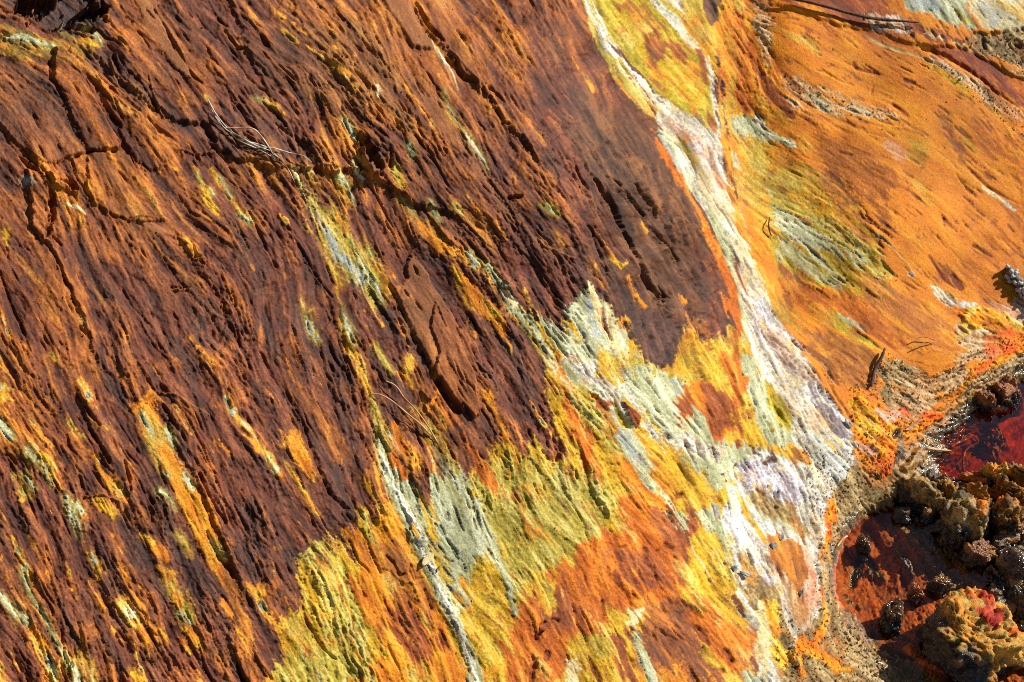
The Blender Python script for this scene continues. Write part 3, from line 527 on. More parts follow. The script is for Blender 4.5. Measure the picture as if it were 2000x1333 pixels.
# the long pale vein running out at the foot
Pg('pale', '770,920 795,975 824,1030 842,1090 864,1150 893,1220 924,1290 946,1345 956,1420 938,1420 914,1310 878,1225 848,1145 820,1075 797,1010 774,960', n=5, pid='mineral_vein', h=2, hs=3)
Ln('white', '800,1010,5 830,1090,5 860,1160,7 890,1220,6 920,1300,5 945,1380,4', n=2, h=1)
Ln('pale', '930,980,12 955,1040,14 975,1100,12 1000,1160,10 1008,1195,4', n=5, pid='mineral_vein', h=1)
Ln('cream', '1100,1350,3 1120,1290,5', n=2)
Ln('pale', '1245,1240,8 1262,1290,14 1285,1340,18 1300,1400,14', n=5, pid='mineral_vein')
# --- smooth strips and rims of the big face
Pg('smooth', '262,-60 300,-60 312,20 335,58 352,100 372,130 386,152 362,152 332,122 300,80 275,40', n=4, h=2, hs=4, pid='rock_slab_strip')
Pg('smooth', '725,-60 780,-60 800,22 824,60 842,82 846,95 822,98 802,90 786,58 762,26', n=3, h=5, hs=3, pid='rock_slab_strip')
Pg('smooth', '790,130 835,180 865,218 905,268 965,345 1005,400 1045,450 1110,505 1060,490 1000,440 940,360 875,275 825,195', n=9, op=.75)
Ln('cream', '843,84,2 868,120,3 885,145,3 895,175,2', n=1, h=2)
Ln('smooth', '858,88,3 885,108,4 915,140,4 934,160,4 938,182,4', n=1, h=3, hs=2)
Pg('gsmooth', '1272,235 1290,262 1315,320 1345,380 1390,470 1425,560 1440,620 1436,660 1410,640 1380,620 1340,560 1330,500 1320,420 1300,340 1280,280', n=18, soft=16, op=.35)
Pg('gsmooth', '1340,540 1370,560 1385,610 1350,605 1335,575', n=6)
Ln('dorange', '1262,222,4 1282,258,11 1302,300,14 1330,352,12 1358,400,14 1384,452,16 1408,500,18 1430,560,20 1442,620,18 1440,655,14', n=4, pid='rust_rim')
Pg('dorange', '1405,570 1440,580 1450,640 1432,630 1410,605', n=7)
Pg('amber', '1340,620 1380,630 1440,650 1430,690 1390,670 1340,650', n=12, op=.6)
Pg('purple', '1230,600 1290,610 1330,640 1320,700 1290,715 1255,690 1235,650', n=9)
Pg('smooth', '805,500 850,560 890,620 925,690 940,760 935,812 920,815 905,790 870,745 848,728 830,690 800,640 780,590 790,540', n=6, op=.75, h=3, hs=4)
# the loose looking plate with the deep shade under its tip painted black
Pg('brick', '846,590 880,620 915,670 935,720 930,770 938,790 936,810 928,816 908,798 880,775 862,745 848,735 855,690 838,640', n=3, soft=3, h=5, hs=1.6, op=.4, pid='rock_flake', rel=.8)
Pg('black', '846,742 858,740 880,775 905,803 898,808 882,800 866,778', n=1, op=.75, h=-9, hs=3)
# plates of the left corner
Pg('gsmooth', '-60,115 30,112 60,140 100,165 130,200 150,250 168,300 150,305 110,322 85,320 40,290 0,240 -60,200', n=4, op=.45, h=4, hs=2.5, pid='rock_plate', rel=.6)
Pg('rust', '108,95 122,92 150,125 180,185 205,225 236,280 228,292 200,295 168,297 150,250 130,200 104,160', n=3, op=.5, h=8, hs=2.5, pid='rock_plate', rel=.5)
Pg('amber', '170,302 205,298 222,305 255,300 272,330 310,400 330,432 300,435 255,430 220,420 180,400 168,370', n=3, op=.5, h=5, hs=2.5, pid='rock_plate', rel=.6)
Pg('rust', '190,150 240,205 300,250 350,290 330,310 290,340 250,290 215,220', n=5, op=.5, h=4, hs=3, pid='rock_plate', rel=.7)
Pg('smooth', '275,432 310,436 335,455 330,462 305,458 285,450', n=3, h=1)
Pg('rust', '50,330 90,345 120,352 150,380 118,372 92,360 90,440 85,470 60,440 60,390', n=3, op=.4, h=8, hs=2.5, pid='rock_plate')
# --- cracks, grooves and hollows (height only)
for q, dp in [('160,140,3 180,182,4 205,226,4 222,255,4 238,282,8 252,298,7 268,332,4',8),('-20,235,5 8,258,5 22,282,6 38,305,6 60,330,7 78,345,5',8),('110,320,6 125,312,8 150,306,5 175,297,5 212,300,6 236,296,6',9),('45,300,3 80,335,3 100,365,8 120,355,6',8),
 ('118,355,14 140,366,18 148,372,6',14),('104,386,5 100,400,16 104,420,12 99,440,8',15),('102,463,8 112,472,10 120,480,4',12),('90,475,4 105,495,5 118,520,6 130,560,7 145,592,6 150,610,4 158,640,5 172,660,3',8),('97,120,8 98,148,9',14),
 ('200,-60,70 150,-10,70 150,15,50 100,20,56 50,10,40 190,22,34',46),('100,48,24 160,52,16 180,60,8',22),
 ('330,70,3 355,110,7 375,150,9 395,165,4',8),('300,20,3 325,60,5 342,100,5',6),('410,0,4 430,40,6 445,52,4',6),('440,60,5 465,95,9 480,95,4',9),
 ('430,230,5 440,255,9 455,270,9 465,290,4',12),('425,235,3 410,225,3',4),('465,205,6 480,230,10 500,255,5',11),('535,215,6 545,232,12 556,245,5',14),('505,65,5 515,80,10 525,90,4',9),
 ('232,110,3 245,135,4 248,150,3',5),('222,110,7 235,150,12 245,160,8',10),('300,155,10 308,165,8',12),('250,140,8 270,160,12 290,190,14 310,215,8',10),('480,260,5 520,300,7 560,330,5',6),
 ('700,268,12 712,285,24 728,310,32 738,330,26 745,345,10',26),('672,200,6 690,222,12 705,240,8',12),('690,290,8 705,330,14 700,345,10',12),('760,300,12 765,325,12',14),('655,20,4 668,42,5',5),('688,85,4 700,95,7 712,108,5',6),('650,114,3 662,118,6 672,117,3',7),('645,140,4 665,162,6 685,180,5',7),
 ('810,8,5 820,32,9 838,55,12 852,72,12 865,84,5',13),('868,108,5 885,130,9 905,150,12 928,160,10',9),('780,60,3 795,85,3',3),('945,165,8 965,180,12 985,200,4',8),('970,215,5 985,235,6',6),('1080,245,6 1100,252,9 1110,250,5',7),
 ('995,385,8 1012,385,12 1020,383,6',12),('1120,310,4 1135,345,8 1150,370,6',10),('1155,340,5 1170,365,10 1190,390,14 1205,415,10 1215,440,12 1232,470,8 1250,510,8 1265,545,10 1285,575,12 1298,590,6',15),('1183,345,5 1200,355,7 1225,385,9 1245,410,10 1255,422,5',11),('1235,360,5 1255,390,8 1275,420,8 1280,430,4',10),('1268,445,4 1290,470,7 1310,490,10 1325,510,10 1332,540,5',11),
 ('1212,285,5 1222,300,6 1235,325,5',7),('1150,440,6 1160,448,9 1170,480,6 1190,530,4',8),('1285,560,6 1300,580,14 1318,585,6',12),('1095,490,5 1105,505,6 1130,535,3',6),('1000,480,4 1030,500,6 1048,520,4',6),
 ('760,560,3 778,590,6 800,640,5 815,680,5',6),('770,600,3 790,650,5 808,690,6',7),('920,620,3 940,650,4',4),('545,740,3 560,765,5 580,800,5 600,840,3',7),('590,820,2 610,880,4 625,920,4 645,965,5 672,992,6 680,993,3',8),('640,700,4 650,720,7 660,735,4',8),
 ('480,400,3 500,440,6 520,480,5 540,520,3',6),('460,430,4 480,470,6 500,510,4',5),('560,440,3 590,490,6 620,540,5 650,580,5',6),('640,520,3 655,560,5',5),('770,700,4 790,730,5',4),('810,660,3 830,700,4',4),('400,480,4 405,520,6 380,500,4',6),
 ('335,560,3 355,562,5 372,560,3',6),('320,500,3 345,540,6 355,562,4',6),('370,470,6 385,500,9 400,500,5',10),('240,560,3 260,600,4 300,640,4',5),('190,700,3 205,720,5',5),('95,750,4 105,785,6 118,800,5',7),('150,770,4 170,800,6 195,830,6',8),
 ('175,835,6 190,860,10 205,890,9 220,915,5',11),('255,960,4 250,925,8 245,900,8',9),('185,760,4 190,780,4',5),('285,740,3 300,760,7 310,770,5',9),('318,790,6 330,810,9 338,830,5',10),('350,835,3 365,870,5',5),('385,925,5 400,955,9 425,1000,10 440,1020,5',10),
 ('10,880,7 22,890,9 32,905,5',9),('0,530,3 20,580,4 45,640,5 60,690,4',6),('405,1040,5 425,1080,12 450,1110,16 458,1130,8',13),('128,915,6 140,940,5',6),('400,1300,3 420,1340,5',5),('455,1270,3 465,1300,8 478,1333,10 485,1380,6',12),('230,1230,5 245,1250,6',6),('72,1130,5 90,1160,7 110,1190,5',7),
 ('120,1230,5 125,1290,7 132,1310,4',7),('310,905,3 318,930,6 330,955,4',7),('590,1180,3 600,1215,5 615,1250,5',5),('605,1220,4 625,1255,7 645,1280,5 660,1288,4',7),('700,1130,3 715,1165,3',4),('712,1055,3 730,1090,5 745,1118,4',6),('755,1085,5 770,1100,10 782,1125,9 790,1120,5',9),('800,1100,5 812,1130,4 825,1128,4',7),
 ('830,1150,3 845,1190,4',5),('880,1185,3 878,1180,3',3),('560,1100,3 590,1170,4 610,1200,3',5),('640,1160,3 650,1220,4 655,1240,4',5),('875,590,3 900,640,4',3),('1080,640,4 1100,670,8 1108,675,5',8),('1140,650,4 1160,700,4',4),('1165,720,3 1180,740,4',4),
 ('1250,680,3 1270,720,5 1290,760,3',4),('1290,890,2 1300,920,3',3),('1130,800,2 1145,850,3',3),('960,905,3 975,930,3 985,900,3',5),('985,885,4 1000,905,8 1002,910,4',8),('1020,890,3 1028,930,3 1015,960,3',3),
 ('1500,5,3 1440,30,2',2),('1410,70,3 1417,88,5',5),('1515,720,2 1540,760,3',4),('1700,790,5 1712,815,6 1722,828,4',7),('1500,1095,4 1540,1180,4',4),('1465,1000,2 1500,1035,3',3),('1460,955,3 1475,955,4 1500,970,3',4),('1700,760,2 1706,755,3',3)]:
    P_ = [p.split(',') for p in q.split()]; q2 = ' '.join('%s,%s,%.1f' % (p[0], p[1], float(p[2])*(.42 if float(p[2]) < 16 else .85)) for p in P_)
    Ln(None, q2, n=max(2.0, max(float(p[2]) for p in P_)*.25), h=-dp*.85, hs=5 if dp > 40 else 1.3)
# fine bright lips of broken plates
for q in ('215,115,2 222,150,3 232,170,2','290,150,2 297,180,3 310,212,3 320,228,2','250,160,2 262,178,2','420,295,2 380,300,3 350,290,3','40,0,2 90,40,3 150,62,3 185,75,2','250,30,2 290,70,2','600,150,3 580,130,2','850,590,2 870,640,2','255,425,3 275,422,3 300,425,3 318,432,3','112,364,4 140,374,3','88,470,4 98,472,3','385,508,3 400,502,3','340,565,3 370,563,3','240,298,3 222,303,5','690,330,3 740,352,4 780,375,3','620,325,3 690,332,3','625,660,2 650,625,3 640,600,2','255,800,3 275,785,4 300,770,3','305,765,2 340,770,3 370,790,3 410,812,3','245,985,3 200,965,3 170,970,3','270,1300,2 250,1312,2','1120,505,2 1060,480,3 1040,450,2'):
    Ln('smooth', q, n=1.2, h=3, hs=1.8, op=.8)

# layers of schist that stand proud along a line: the ground on the upper right of it is higher
STEPS = []
def St(h, pts, hs=5, fall=60, n=5): STEPS.append((h*.42, parse(pts), hs*.8, fall, n*.7))
St(19, '150,40 185,100 240,160 300,205 345,235 405,245 425,290 480,312 540,328 600,330 660,332 715,345 752,362 800,395 870,410 930,440', 4, 110, 5)
St(12, '30,285 60,325 100,345 104,400 92,465 118,515 145,590 175,665 200,740', 2.5, 50)
St(16, '805,-20 822,30 852,74 872,98 905,140 940,178 985,235 1040,300 1090,350', 3, 60)
St(12, '1140,320 1170,365 1205,415 1232,470 1255,515 1280,560 1305,600 1330,640', 2.5, 45)
St(9, '1185,340 1225,385 1250,415 1285,470 1325,515 1340,560', 2, 35)
St(34, '690,250 700,285 706,315 722,345 740,352', 3, 34, 3)
St(6, '535,730 575,795 605,860 628,930 650,975 690,1000', 1.8, 45)
St(10, '290,765 330,820 352,870 390,955 425,1040 455,1110 480,1180', 2.5, 45)
St(10, '140,740 165,800 190,860 215,915 255,965 270,1030', 2.5, 45)
St(10, '445,1240 462,1290 480,1333 495,1400', 2.5, 40)
St(7, '555,420 600,510 640,590 670,660 700,750 735,850', 2, 45)
St(8, '1040,240 1090,300 1150,380 1180,440', 2.5, 45)
St(9, '440,-20 470,60 500,130 540,215 560,270', 3, 55)
St(8, '560,-20 600,60 650,120 690,180 730,250', 3, 50)
St(8, '960,400 1000,470 1050,520 1100,600 1125,660', 2.5, 50)
St(6, '760,540 800,620 830,690 850,740', 2, 40)
St(8, '330,440 370,490 400,540 440,610 470,680', 2.5, 50)
St(6, '250,560 300,650 340,740', 2, 50)
St(6, '30,640 70,740 110,830', 2.5, 45)
St(6, '20,1060 70,1140 120,1230 150,1333', 2.5, 45)
St(5, '600,1100 640,1180 665,1250', 2, 30)
St(5, '700,1040 740,1110 790,1140 830,1135', 1.8, 25)
St(5, '1165,560 1185,620 1215,670', 2, 25)
St(5, '1010,860 1050,930 1090,960', 2, 40)
St(12, '1480,10 1560,32 1640,52 1720,66 1800,98 1880,135 1950,190 2030,250', 5, 60, 3)

# many hairline partings that follow the foliation of the face
def hairlines():
    rr = random.Random(21); out = []
    zones = [(1040, 250, 1400, 640, 150), (400, 150, 900, 360, 90), (0, 0, 1100, 1000, 330), (500, 600, 1100, 900, 70), (1000, 640, 1400, 1300, 70), (0, 900, 800, 1333, 90), (1480, 60, 1980, 600, 60)]
    for (x0, y0, x1, y1, n) in zones:
        for _ in range(n):
            x, y = rr.uniform(x0, x1), rr.uniform(y0, y1)
            an = math.radians(min(FA, key=lambda f: (f[0]-x)**2+(f[1]-y)**2)[2]); L = rr.uniform(14, 30)+rr.random()**3*90; k = 4; pts = []
            w = rr.uniform(1.6, 3.4)
            for i in range(k+1):
                pts.append('%.0f,%.0f,%.1f' % (x, y, w*math.sin(math.pi*(i+.15)/(k+.3)))); an2 = an+rr.gauss(0, .14); x += math.cos(an2)*L/k; y += math.sin(an2)*L/k
            out.append((' '.join(pts), rr.uniform(1.6, 5.0)*(1 if x0 < 1400 else .5)))
    return out
for q, h in hairlines(): Ln(None, q, n=.9, h=-h, hs=1.0)

Ln('pale', '738,850,8 752,920,14 782,985,24 812,1040,24 834,1095,22 862,1160,22 894,1230,22 926,1300,22 950,1370,20 960,1430,20', n=2, soft=2, h=1)
Ln('white', '745,890,4 775,960,6 806,1020,8 830,1085,7 858,1150,8 890,1222,7 922,1300,7 948,1385,6', n=1.5, h=1)
# ------------------------------------------------------------------ build the ground
def ctrl(g, P):
    k = 10; X = g.X[::k, ::k]; Y = g.Y[::k, ::k]; num = 0; den = 0
    for (a, b, v) in P:
        w = np.exp(-((X-a)**2+(Y-b)**2)/(2*75**2))+1e-7/(1+((X-a)**2+(Y-b)**2)/1e5); num = num+w*v; den = den+w
    q = np.pad(num/den, ((1, 4), (1, 4)), mode='edge')
    return cubic_up(q, g.h, g.w, 1/k, 1/k).astype(np.float32)
PARTS = ['']           # part ids
def shade_idx(g, grain):
    return np.clip(.5 + .17*g.l2 + .11*g.l1 + .08*grain*g.i1 + .12*g.l3 + .09*g.tone + .05*g.i2, 0, 1)
def ramp3(c, t):
    t = t[..., None]; lo = c[0]+(c[1]-c[0])*np.clip(t*2, 0, 1); return lo+(c[2]-c[1])*np.clip(t*2-1, 0, 1)
HALO = {'yellow': 'amber', 'ygreen': 'yellow', 'pale': 'ygreen', 'orange': 'rust', 'bluegrey': 'pale'}
def evaluate(g, main):
    C = np.zeros((g.h, g.w, 3), np.float32); par = np.zeros((g.h, g.w, 4), np.float32)    # relief, grain, wet, pits
    Hh = np.zeros((g.h, g.w), np.float32); ZT = np.zeros((g.h, g.w), np.float32); ZM = np.zeros((g.h, g.w), np.float32)
    RID = np.zeros((g.h, g.w), np.int16); PID = np.zeros((g.h, g.w), np.int16)
    def put(sl, m, cls, rel=None, wet=None):
        c, r, gr, w, p = CLS[cls]; r = r if rel is None else rel; w = w if wet is None else wet
        q = G(); [setattr(q, k, getattr(g, k)[sl]) for k in ('l1', 'l2', 'l3', 'i1', 'i2', 'tone')]
        si = shade_idx(q, gr); si = .5+(si-.5)*.5 if cls in ('ramp', 'smooth') else si; col = ramp3(c, si); m3 = m[..., None]
        C[sl] = C[sl]*(1-m3)+col*m3; par[sl] = par[sl]*(1-m3)+np.array([r, gr, w, p], np.float32)*m3
    full = (slice(0, g.h), slice(0, g.w)); one = np.ones((g.h, g.w), np.float32)
    put(full, one, 'maroon')
    ru = ctrl(g, RUST); n1 = .34*g.l3+.26*g.m2+.5*g.l4+.55*g.i3+.36*g.tone+.14*g.m1+.12*g.i1
    put(full, smooth01(-.6, .9, -.1+.8*g.m3+.35*g.l2+.4*g.i3+(.35-ru)*2.2)*.85, 'purple')
    put(full, smooth01(-.7, .9, n1*.75+(ru-.52)*2.8)*.95, 'rust')
    put(full, smooth01(-.4, .9, .5*g.m3+.4*g.i4+.3*g.l2+(ru-.80)*3.2)*.8, 'amber')
    t = np.exp(-(((g.X-1290)/160)**2+((g.Y-330)/260)**2)); put(full, smooth01(.25, .6, t+.15*g.m3)*.75, 'taupe')
    t = np.exp(-(((g.X-640)/150)**2+((g.Y-130)/110)**2)); put(full, smooth01(.35, .7, t+.15*g.m3)*.6, 'taupe')
    # specks of ochre on the dark rock
    sp_ = ctrl(g, SPECK); sn = .62*g.m2+.45*g.l3+.38*g.m1+.3*g.i2
    put(full, smooth01(.0, .12, sn-2.05+1.25*sp_), 'orange'); put(full, smooth01(.0, .12, sn-2.45+1.25*sp_), 'yellow')
    put(full, smooth01(.0, .12, sn-2.95+1.25*sp_), 'pale')
    for (kind, cls, P, n, soft, h, hs, op, pid, rid, rel, wet, zt) in FEATS:
        mw = 0 if kind == 'P' else P[:, 2].max()/2
        sl = win(g, P, 2.6*n+mw+soft+(hs or 0)+3)
        if sl is None: continue
        X, Y = g.X[sl], g.Y[sl]; d = sdf_poly(X, Y, P) if kind == 'P' else sdf_line(X, Y, P)
        e = g.edge[sl]; dn = d+n*e
        so = max(soft, g.sp*.7)
        m = smooth01(-so, so, dn)*op
        if kind == 'L' and cls in HALO and P[:, 0].mean() < 1100:            # stains fringe out through ochre into the brown
            hw = 4+.45*n; put(sl, smooth01(-so-hw*.6, so+hw*.4, dn+hw)*op*.45, HALO[cls])
        if cls: put(sl, m, cls, rel, wet)
        if h:
            hm = smooth01(-(hs or 3), (hs or 3), d+n*.6*(g.crk[sl] if not cls else e))
            Hh[sl] += h*hm
        if zt is not None:
            zm = smooth01(-(hs or 10), (hs or 10), d+n*.5*e); ZT[sl] = ZT[sl]*(1-zm)+zt*zm; ZM[sl] = np.maximum(ZM[sl], zm)
        if main and (rid or pid):
            mm = (d+n*.45*(.6*g.m3[sl]+.4*g.i3[sl])) > 0
            if rid:
                if rid not in RIDS: RIDS.append(rid)
                RID[sl][mm] = RIDS.index(rid)
                if kind == 'P' and not pid: PID[sl][mm] = 0
            if pid:
                PARTS.append(pid); PID[sl][mm] = len(PARTS)-1
    # the stains are never pure: neighbours break through each other
    lum = C.mean(-1); pale = smooth01(.36, .5, lum)*(g.X > 1050)*smooth01(.3, .45, C[..., 2]); warm = smooth01(.22, .3, C[..., 0])*smooth01(.16, .10, C[..., 2])*smooth01(.13, .19, C[..., 1])
    va = .6*g.noise(20)+.5*g.m2+.35*g.m1+.2*g.i1; vb = .6*g.noise(34)+.5*g.m3+.35*g.m1+.2*g.i1; vc = .5*g.noise(12)+.6*g.m1+.4*g.i1
    put(full, pale*smooth01(.6, .9, va)*.7, 'cream'); put(full, pale*smooth01(.7, 1.0, -vb)*.75, 'bluegrey'); put(full, pale*smooth01(1.0, 1.2, vb)*.7, 'tan')
    put(full, pale*smooth01(1.15, 1.4, -va)*.7, 'yellow'); put(full, pale*smooth01(1.45, 1.7, vc)*.7, 'mud', wet=.1)
    put(full, warm*smooth01(.8, 1.2, va)*.6, 'orange'); put(full, warm*smooth01(.85, 1.2, vb)*.5, 'dorange'); put(full, warm*smooth01(.8, 1.1, -vb)*.6*(g.X < 1600), 'ygreen'); put(full, warm*smooth01(1.0, 1.3, vc)*.7, 'brick')
    # relief, in millimetres
    for (h, P, hs, fall, n) in STEPS:
        sl = win(g, P, fall*2.6)
        if sl is None: continue
        X, Y = g.X[sl], g.Y[sl]; best = np.full(X.shape, 1e9, np.float32); sgn = np.zeros(X.shape, np.float32); tt = np.zeros(X.shape, np.float32); ns = len(P)-1
        for k in range(ns):
            ax, ay = P[k]; bx, by = P[k+1]; ex, ey = bx-ax, by-ay; L2 = ex*ex+ey*ey
            t0 = ((X-ax)*ex+(Y-ay)*ey)/L2; t = np.clip(t0, 0, 1); d = np.hypot(X-ax-t*ex, Y-ay-t*ey)
            m = d < best; best = np.where(m, d, best); sgn = np.where(m, np.sign((X-ax)*ey-(Y-ay)*ex), sgn); tt = np.where(m, (k+t)/ns, tt)
        d = best*sgn+n*g.crk[sl]+n*.8*g.m3[sl]
        Hh[sl] += h*smooth01(-hs, hs, d)*np.exp(-np.maximum(d, 0)/fall)*smooth01(0, .12, tt)*smooth01(1, .88, tt)*smooth01(fall*2.6, fall*1.6, best)
    rel, gr, wet, pit = [par[..., k] for k in range(4)]
    rc = np.clip((rel-.35)/.6, 0, 1.2)                       # only the bare schist is coarsely flaky
    calm = .40+.75*smooth01(-.9, .9, .55*g.i4+.45*g.l4+.35*g.m3+.25*g.i3)   # polished and rough stretches
    calm = calm*(1-.45*smooth01(1440, 1500, g.X)*smooth01(760, 660, g.Y)*(par[..., 3] < .8)); rel = rel*calm*.88; rc = rc*(.5+.6*calm)
    H = rc*(3.2*terr(g.l4*.45+.30*g.i3+.10*g.m2, 1.8, .22)+1.9*terr(g.l3*.5+.08*g.i2+.3*g.m3, 2.1, .3)) + rel*(.55*terr(g.m2*.8+.25*g.i2, 1.3, .45)+.20*g.l2+.26*g.l1+(.3+1.05*np.clip(rc, 0, 1))*g.flake-.55*np.abs(g.m1)-.35*np.abs(g.l2))
    H += .9*(1-rc)*g.l3*rel
    H += .40*gr*g.i1*(.4+.6*rel)+.24*gr*g.i2*(.5+.7*rel)+.9*g.i4+.8*g.i3+smooth01(1420, 1540, g.X)*smooth01(900, 700, g.Y)*(2.6*g.i4+9*g.noise(190))
    pt = smooth01(1.2, 1.6, .8*g.m1+.5*g.l1+.3*g.i1)*np.clip(pit, 0, 1.2)
    H -= 2.4*pt
    p3 = smooth01(1.7, 2.1, .7*g.l2+.6*g.m2+.3*g.i2)*np.clip(pit, 0, 1.2)*.8
    H -= 3.0*p3
    dirt = np.clip(pt*.75+p3*.6, 0, .85)[..., None]
    C = C*(1-dirt)+srgb(44, 38, 26)*dirt
    H += Hh
    var = (1+.05*g.i3+.05*g.i4+.045*g.i1*np.clip(gr, .4, 1.6))[..., None]
    C = np.clip(C*np.clip(var, .7, 1.3), .004, .95)
    # positions
    z = z_base(g.X, g.Y); z = np.where(ZM > 0, z*(1-ZM)+ZT*ZM, z).astype(np.float64)
    P = at_z(g.X, g.Y, z)
    du = np.gradient(P, axis=1); dv = np.gradient(P, axis=0); N = np.cross(dv, du); N /= np.linalg.norm(N, axis=-1, keepdims=True)
    N *= np.sign(N[..., 2:3])
    P = P + N*(H[..., None]*.001)
    return P, C, wet, RID, PID
def mesh_from(name, verts, quads, col, wet, mat):
    me = bpy.data.meshes.new(name); n, q = len(verts), len(quads)
    me.vertices.add(n); me.loops.add(q*4); me.polygons.add(q)
    me.vertices.foreach_set('co', verts.astype(np.float32).ravel())
    me.loops.foreach_set('vertex_index', quads.astype(np.int32).ravel())
    me.polygons.foreach_set('loop_start', np.arange(q, dtype=np.int32)*4)
    me.polygons.foreach_set('loop_total', np.full(q, 4, np.int32))
    me.polygons.foreach_set('use_smooth', np.ones(q, bool))
    a = me.attributes.new('Col', 'FLOAT_COLOR', 'POINT')
    a.data.foreach_set('color', np.concatenate([col, np.ones((n, 1))], 1).astype(np.float32).ravel())
    w = me.attributes.new('wet', 'FLOAT', 'POINT'); w.data.foreach_set('value', wet.astype(np.float32))
    me.update(); me.validate(); me.materials.append(mat)
    o = bpy.data.objects.new(name, me); COL.objects.link(o); return o
def rock_material(name, bump=.35, grainy=1.0):
    m = bpy.data.materials.new(name); m.use_nodes = True; t = m.node_tree; b = t.nodes['Principled BSDF']
    A = t.nodes.new('ShaderNodeAttribute'); A.attribute_name = 'Col'; W = t.nodes.new('ShaderNodeAttribute'); W.attribute_name = 'wet'
    tc = t.nodes.new('ShaderNodeTexCoord')
    n1 = t.nodes.new('ShaderNodeTexNoise'); n1.inputs['Scale'].default_value = 420; n1.inputs['Detail'].default_value = 3
    n2 = t.nodes.new('ShaderNodeTexNoise'); n2.inputs['Scale'].default_value = 900; n2.inputs['Detail'].default_value = 2
    for n in (n1, n2): t.links.new(tc.outputs['Object'], n.inputs['Vector'])
    mr = t.nodes.new('ShaderNodeMapRange'); mr.inputs['From Min'].default_value = .3; mr.inputs['From Max'].default_value = .7
    mr.inputs['To Min'].default_value = 1-.34*grainy; mr.inputs['To Max'].default_value = 1+.30*grainy
    t.links.new(n1.outputs['Fac'], mr.inputs['Value'])
    mx = t.nodes.new('ShaderNodeVectorMath'); mx.operation = 'SCALE'; t.links.new(A.outputs['Color'], mx.inputs[0]); t.links.new(mr.outputs[0], mx.inputs['Scale'])
    t.links.new(mx.outputs[0], b.inputs['Base Color'])
    r = t.nodes.new('ShaderNodeMapRange'); r.inputs['To Min'].default_value = .80; r.inputs['To Max'].default_value = .12
    t.links.new(W.outputs['Fac'], r.inputs['Value'])
    ra = t.nodes.new('ShaderNodeMath'); ra.operation = 'MULTIPLY_ADD'; ra.inputs[1].default_value = .25; t.links.new(n1.outputs['Fac'], ra.inputs[0])
    rs = t.nodes.new('ShaderNodeMath'); rs.operation = 'SUBTRACT'; rs.inputs[1].default_value = .12; t.links.new(r.outputs[0], rs.inputs[0]); t.links.new(rs.outputs[0], ra.inputs[2])
    t.links.new(ra.outputs[0], b.inputs['Roughness'])
    s = t.nodes.new('ShaderNodeMapRange'); s.inputs['To Min'].default_value = .12; s.inputs['To Max'].default_value = .85; t.links.new(W.outputs['Fac'], s.inputs['Value'])
    t.links.new(s.outputs[0], b.inputs['Specular IOR Level'])
    bp = t.nodes.new('ShaderNodeBump'); bp.inputs['Strength'].default_value = bump; bp.inputs['Distance'].default_value = .0030
    t.links.new(n2.outputs['Fac'], bp.inputs['Height']); t.links.new(bp.outputs[0], b.inputs['Normal'])
    return m
RIDS = ['rock_face']
LAB = {'rock_face': 'big maroon and rust schist face, streaked with yellow and pale green veins at its foot',
 'rock_slab': 'smooth orange slab sloping down to the stream beyond the white seam',
 'rock_seam': 'white and olive mineral seam filling the crevice between the dark face and the orange slab',
 'rocky_bank': 'red brown and cream ground beyond the orange slab in the top right corner',
 'mineral_crust': 'knobbly orange and tan mineral crust along the shore of the stream',
 'stream_bank': 'wet glistening dark mud bank between the two pools',
 'stream_bed': 'orange silt bed under the shallow stream water'}
MAT = {k: rock_material(k) for k in LAB}
SLIM = []
def build_ground():
    global SGRID
    g = make_fields(-150, -150, 2150, 1483, 1.95, 11)
    P, C, wet, RID, PID = evaluate(g, True)
    global GC; GC = C
    SGRID = (g, P[..., 2].copy(), P)
    # quads by id
    idx = np.arange(g.h*g.w).reshape(g.h, g.w)
    key = (RID.astype(np.int32)*1000+PID)[:-1, :-1]
    quads = np.stack([idx[:-1, :-1], idx[1:, :-1], idx[1:, 1:], idx[:-1, 1:]], -1)
    # tiny scraps of a part go back to their rock
    cnt = np.bincount(key.ravel())
    bad = (cnt[key] < 160) & (key % 1000 > 0); key = np.where(bad, key//1000*1000, key)
    Pf, Cf, Wf = P.reshape(-1, 3), C.reshape(-1, 3), wet.ravel()
    top = {}
    for k in sorted(np.unique(key), key=lambda v: (v % 1000 > 0, v)):
        r, p = RIDS[k//1000], PARTS[k % 1000]
        qs = quads[key == k]; u, inv = np.unique(qs, return_inverse=True)
        o = mesh_from(p or r, Pf[u], inv.reshape(-1, 4), Cf[u], Wf[u], MAT[r])
        if not p:
            o['kind'] = 'structure'; o['label'] = LAB[r]; top[r] = o
        else: o.parent = top[r]
    # the ground goes on outside the picture, coarser
    g2 = make_fields(-1500, -1100, 3500, 2400, 9, 5)
    P2, C2, w2, R2, Q2 = evaluate(g2, False)
    P2[..., 2] -= .0
    idx = np.arange(g2.h*g2.w).reshape(g2.h, g2.w)
    quads = np.stack([idx[:-1, :-1], idx[1:, :-1], idx[1:, 1:], idx[:-1, 1:]], -1)
    inside = (g2.X > -143) & (g2.X < 2132) & (g2.Y > -143) & (g2.Y < 1465); keep = ~inside[:-1, :-1]
    insv = (g2.X > -150) & (g2.X < 2150) & (g2.Y > -150) & (g2.Y < 1483); P2[insv] -= np.array([0, 0, .012])
    qs = quads[keep]; u, inv = np.unique(qs, return_inverse=True)
    o = mesh_from('ground', P2.reshape(-1, 3)[u], inv.reshape(-1, 4), C2.reshape(-1, 3)[u], w2.ravel()[u], MAT['rock_face'])
    o['kind'] = 'structure'; o['label'] = 'the same stained rock running on beyond the picture'
    return top
